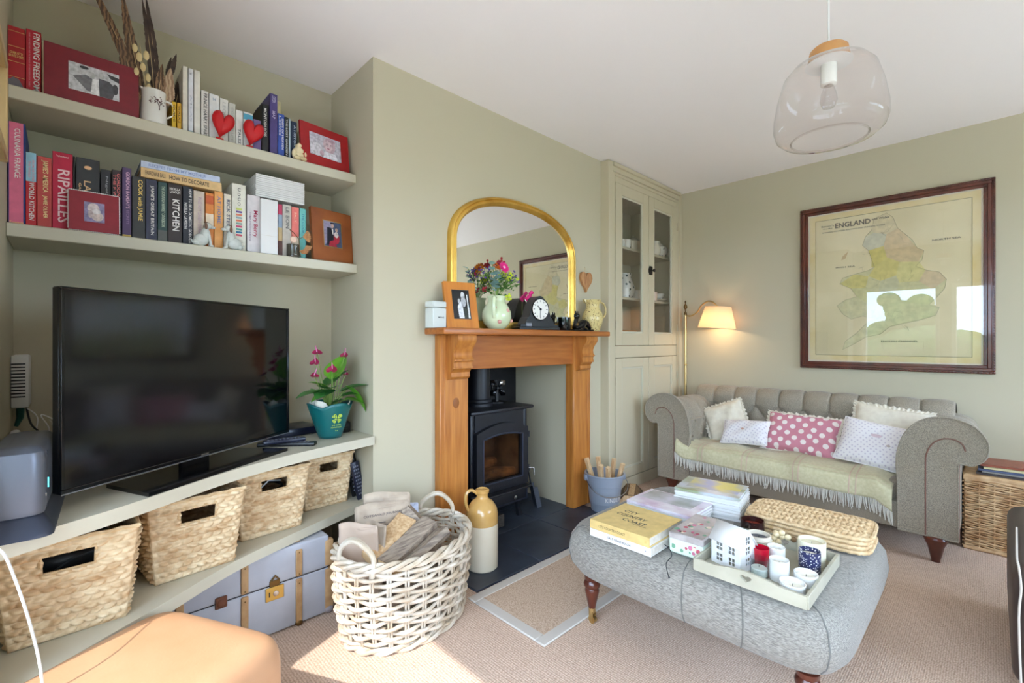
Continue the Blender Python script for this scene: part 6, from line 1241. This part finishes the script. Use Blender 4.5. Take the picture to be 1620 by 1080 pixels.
t = thing('flower_garland', 'small pale ceramic flower bunch behind the wrapped pot', 'ornament', (1.90, .545, TZ)); b = MB(); rn = random.Random(3); [b.ell((rn.uniform(-.018,.018), rn.uniform(-.03,.03), .012+rn.uniform(0,.05)), (.012,.012,.011), 8, 5) for k in range(12)]; b.build('petals', 'ivory', t); MB().ell((.0,-.045,.05), (.01,.01,.01), 10, 6).build('bead', 'bark', t)
t = thing('ribbon_marker', 'dark bookmark cord hanging from the white hardback', 'cord', (1.62, .85, OZ_)); b = MB(); b.tube(smooth_curve([(0,.004,.012),(-.01,-.02,.006),(-.05,-.05,.004),(-.10,-.055,-.006),(-.122,-.075,-.035)], 5), .0016, 5); b.build('cord', 'charcoal', t); MB().ell((-.122,-.077,-.038), (.003,.004,.003), 8, 5).build('knot', 'charcoal', t)
# ------------------------------------------------------------------ white wicker log basket
lb = thing('log_basket', 'white wicker log basket with two hoop handles', 'basket', (1.08, 1.79, 0), R(12))
def ov(a, r0, z): return V((.275*r0*math.cos(a), .212*r0*math.sin(a), z))
def rad(z): return 1+.14*math.sin(min(1, z/.33)*PI*.6)
NS = 26
for k in range(NS):
    a = 2*PI*k/NS; b = MB()
    for d in (-.02, .02): b.tube([ov(a+d, rad(z), z) for z in (.01,.08,.16,.24,.33)], .0042, 5)
    b.build('stake', 'wicker_white', lb)
rn = random.Random(21)
for r_ in range(15):
    z = .02+r_*.0212; ph = r_ % 2; pts = []; n = NS*4
    for i in range(n):
        a = 2*PI*i/n; w = math.cos(NS/2*a+PI*ph); q = ov(a, rad(z), z+.0035*math.sin(3*a+r_*1.7)+.003*math.sin(7*a+r_)); o = V((math.cos(a)*.212, math.sin(a)*.275, 0)).normalized(); pts.append(q+o*(.0095*w))
    MB().tube(pts, [.0078+.0012*math.sin(i*.9+r_) for i in range(n)], 7, closed=True).build('weaver', 'wicker_white', lb)
for k in range(3):
    pts = []; n = 96
    for i in range(n): a = 2*PI*i/n; q = 9*a+2*PI*k/3; o = V((math.cos(a)*.212, math.sin(a)*.275, 0)).normalized(); pts.append(ov(a, rad(.33), .345+.012*math.sin(q))+o*.012*math.cos(q))
    MB().tube(pts, .0095, 7, closed=True).build('rim_braid', 'wicker_white', lb)
for k in range(2):
    pts = []; n = 96
    for i in range(n): a = 2*PI*i/n; q = 9*a+PI*k; o = V((math.cos(a)*.212, math.sin(a)*.275, 0)).normalized(); pts.append(ov(a, 1.03, .014+.008*math.sin(q))+o*.009*math.cos(q))
    MB().tube(pts, .0085, 7, closed=True).build('base_braid', 'wicker_white', lb)
MB().prism([tuple(ov(2*PI*i/40, .97, 0))[:2] for i in range(40)], .008, .018).build('bottom', 'wicker_white', lb)
for s, a0 in ((1, R(20)), (-1, R(190))):
    p0, p1 = ov(a0-.32, rad(.33), .34), ov(a0+.32, rad(.33), .34); m_ = (p0+p1)/2+V((0,0,.1))+V((s*.01,0,0))
    for d in (0, .012): MB().tube(smooth_curve([tuple(p0+V((0,0,-.03))), tuple(p0+V((0,0,.05+d*.3))), tuple(m_+V((d,d,0))), tuple(p1+V((0,0,.05+d*.3))), tuple(p1+V((0,0,-.03)))], 5), .0095, 8).build('handle', 'wicker_white', lb)
# logs and newspapers in the basket
def log(label, p, q, w, h, roll, m='firewood'):
    p, q = V(p), V(q); d = q-p; t = thing('firewood_log', label, 'log', tuple(p), 0, 'logs in the wicker basket'); x = d.normalized(); y = x.cross(V((0,0,1))).normalized(); T = frame_T((0,0,0), x, y) @ M.Rotation(roll, 4, 'X'); L_ = d.length
    b = MB(T); nsec = 7; rings = []; rnd = random.Random(label)
    for i in range(nsec): rings.append([(L_*i/(nsec-1), w*cy*(1+.06*rnd.uniform(-1,1)), h*cz*(1+.06*rnd.uniform(-1,1))) for cy, cz in ((-.5,-.5),(.5,-.46),(.52,.1),(.3,.5),(-.28,.5),(-.52,.12))])
    loft(b, rings); b.build('split_timber', m, t, ang=30); MB(T).prism([(w*cy*.9, h*cz*.9) for cy, cz in ((-.5,-.5),(.5,-.46),(.52,.1),(.3,.5),(-.28,.5),(-.52,.12))], -.001, .0005, 'x').build('cut_end', 'cut_end', t)
log('grey log standing tilted at the back right of the basket', (1.24,1.76,.24), (1.14,1.90,.42), .10, .06, R(20)); log('long grey log lying across the front of the basket', (.92,1.68,.30), (1.2,1.78,.37), .075, .055, R(10)); log('second grey log beside the front one', (.95,1.64,.28), (1.22,1.70,.35), .08, .05, R(-25))
log('pale split log near the newspapers', (.90,1.76,.31), (1.12,1.84,.39), .09, .05, R(15), 'firewood_pale'); log('small log sunk in the middle of the basket', (1.05,1.70,.18), (1.2,1.84,.28), .08, .05, R(40)); log('buried log at the bottom left of the basket', (.92,1.75,.12), (1.2,1.72,.16), .12, .1, 0); log('buried log at the bottom right of the basket', (.98,1.88,.12), (1.25,1.84,.16), .12, .1, 0)
mat('newsprint', (194,174,152), .85, rgb2=(170,150,130), scale=12, detail=5)
def news(label, c, w, h, d, rz, tilt, lines=True, m='newsprint'):
    t = thing('newspaper', label, 'newspaper', c, rz, 'newspapers in the wicker basket', rx=R(-tilt))
    for k in range(3):
        MB().grid(lambda u, v, k=k: ((u-.5)*w*(1+.02*k), k*.006+.012*math.sin(3*u+k)*v+.006*math.sin(9*u)*v, h*v*(1-.03*k)+.006*math.sin(5*u+k)*v), 14, 10).build('sheet', m, t, ang=180).modifiers.new('t', 'SOLIDIFY').thickness = .002
    if lines:
        b = MB(); rn = random.Random(label)
        yy = lambda u, v: .012*math.sin(3*u)*v+.006*math.sin(9*u)*v-.0022
        for r_ in range(9):
            for cc in range(3):
                u0, u1, v = .1+cc*.29, .1+cc*.29+.22, .86-.15-r_*.05; b.add([((u0-.5)*w, yy(u0,v), h*v), ((u1-.5)*w, yy(u1,v), h*v), ((u1-.5)*w, yy(u1,v), h*v+.004), ((u0-.5)*w, yy(u0,v), h*v+.004)], [(0,1,2,3)])
        b.add([((u-.5)*w, yy(u,v)-.0006, h*v) for u, v in ((.7,.3),(.92,.3),(.92,.62),(.7,.62))], [(0,1,2,3)]); b.build('print_lines', mat('news_ink', (104,94,90), .8), t)
        txt(t, 'COTSWOLD JOURNAL', (0, yy(.5,.82)-.002, h*.83), (1,.0,0), (0,0,1), w*.75, .013, 'news_ink')
news('newspaper with a headline standing at the back of the basket', (1.02,1.86,.18), .23, .30, 0, R(-14), 8); news('crumpled brown paper behind the newspaper', (1.05,1.90,.18), .2, .33, 0, R(-28), 4, False); news('rolled newspaper at the left of the basket', (.90,1.78,.16), .10, .28, 0, R(-60), 10, False); news('pink tinted newspaper leaning on the left rim', (.88,1.82,.16), .16, .29, 0, R(-48), -4, False, mat('news_pink', (190,166,146), .85)); news('blue and white leaflet at the right of the newspaper', (1.16,1.885,.18), .1, .26, 0, R(-10), 6, False, mat('leaflet', (186,190,206), .6))
# ------------------------------------------------------------------ wicker hamper with magazines
hp = thing('wicker_hamper', 'tan wicker hamper at the right of the sofa', 'hamper', (3.77, -.158, 0)); HX, HY, HZ = .40, .27, .42
for sd in range(4):
    L_ = HX if sd % 2 else HY*2; T = [M.Rotation(R(-90),4,'Z'), M.Translation((HX,-HY,0)) @ M.Rotation(0,4,'Z'), None, None]
for nm, p0, dr, L_, nrm in (('front', V((0,-HY,0)), V((0,1,0)), 2*HY, V((-1,0,0))), ('left', V((0,HY,0)), V((1,0,0)), HX, V((0,1,0))), ('right', V((0,-HY,0)), V((1,0,0)), HX, V((0,-1,0))), ('rear', V((HX,-HY,0)), V((0,1,0)), 2*HY, V((1,0,0)))):
    ns = max(4, int(L_/.06)); b = MB()
    for k in range(ns+1): q = p0+dr*(L_*k/ns); b.tube([q, q+V((0,0,HZ))], .004, 5)
    stuff(b.build('stake_row', 'wicker_tan', hp)); b = MB(); rows = 34; n = ns*4
    for r_ in range(rows):
        z = .02+r_*(HZ-.04)/(rows-1); b.tube([p0+dr*(L_*i/n)+nrm*(.0062*math.cos(PI*i/4+PI*(r_ % 2)))+V((0,0,z+.002*math.sin(i*.8+r_))) for i in range(n+1)], .0052, 5)
    stuff(b.build('woven_panel', 'wicker_tan', hp))
b = MB(); c4 = [V((0,-HY,0)),V((0,HY,0)),V((HX,HY,0)),V((HX,-HY,0))]
for z in (.012, HZ-.012, HZ): b = MB(); b.tube([c4[k].lerp(c4[(k+1) % 4], i/12)+V((0,0,z+.003*math.sin(i*1.5))) for k in range(4) for i in range(12)], .011, 7, closed=True).build('border', 'wicker_tan', hp)
MB().box(.005, HX-.005, -HY+.005, HY-.005, .005, HZ-.006).build('lining', mat('hamper_in', (120,84,50), .9), hp); MB().box(0, HX, -HY, HY, HZ, HZ+.014, .006, 2).build('lid', 'wicker_tan', hp)
b = MB(); b.tube(smooth_curve([(-.012,.0,.33),(-.03,-.02,.35),(-.032,-.07,.37),(-.03,-.12,.35),(-.012,-.14,.33)], 4), .007, 7); b.build('handle', 'wicker_tan', hp)
mgc = [(70,60,60),(196,190,180),(80,90,120),(210,196,150),(150,80,60)]
for k in range(5):
    z = HZ+.0145+k*.013; t = slabbook('magazine', ['bottom magazine on the wicker hamper','second magazine from the bottom on the hamper','middle magazine on the hamper','fourth magazine from the bottom on the hamper','top magazine on the wicker hamper'][k], 3.79+.01*math.sin(k*2), 4.02+.01*math.sin(k*2), -.32, .05+.01*math.cos(k*3), z, .0125, mgc[k], R(-3+2*k), cat='magazine', group='magazines on the hamper', th=.0014)
# ------------------------------------------------------------------ brown leather armchair at the right edge
ac = thing('leather_armchair', 'dark brown leather armchair with pale stitching at the right edge', 'armchair', (2.66, -.50, 0), 0)
for s in (1, -1):
    y0 = .285 if s > 0 else -.455; am = MB().box(-.42, .42, y0, y0+.17, .06, .475, .05, 4).build('arm', 'brown_leather', ac); b = MB(); b.tube(smooth_curve([(-.425,y0+.15,.08),(-.427,y0+.155,.3),(-.425,y0+.15,.40),(-.40,y0+.155,.462),(-.36,y0+.158,.478),(.0,y0+.15,.478)], 4), .0035, 5); b.build('stitching', mat('stitch', (206,196,184), .8), am)
MB().box(-.38, .36, -.29, .29, .06, .30, .03, 3).build('seat_base', 'brown_leather', ac); MB().box(-.43, .3, -.28, .28, .30, .45, .05, 4).build('seat_cushion', 'brown_leather', ac); MB(M.Translation((.33,0,.3)) @ M.Rotation(R(10), 4, 'Y')).box(-.08, .12, -.30, .30, 0, .6, .06, 4).build('backrest', 'brown_leather', ac)
for x in (-.36,.36):
    for y in (-.4,.4): MB().tube([(x,y,0),(x,y,.065)], [.018,.024], 10).build('foot', 'mahogany', ac)
cable('black cable curling on the floor beside the sofa foot', [(3.50,1.90,.004),(3.38,1.88,.012),(3.28,1.86,.02),(3.22,1.80,.012),(3.26,1.74,.004)], .004, 'cable_black')
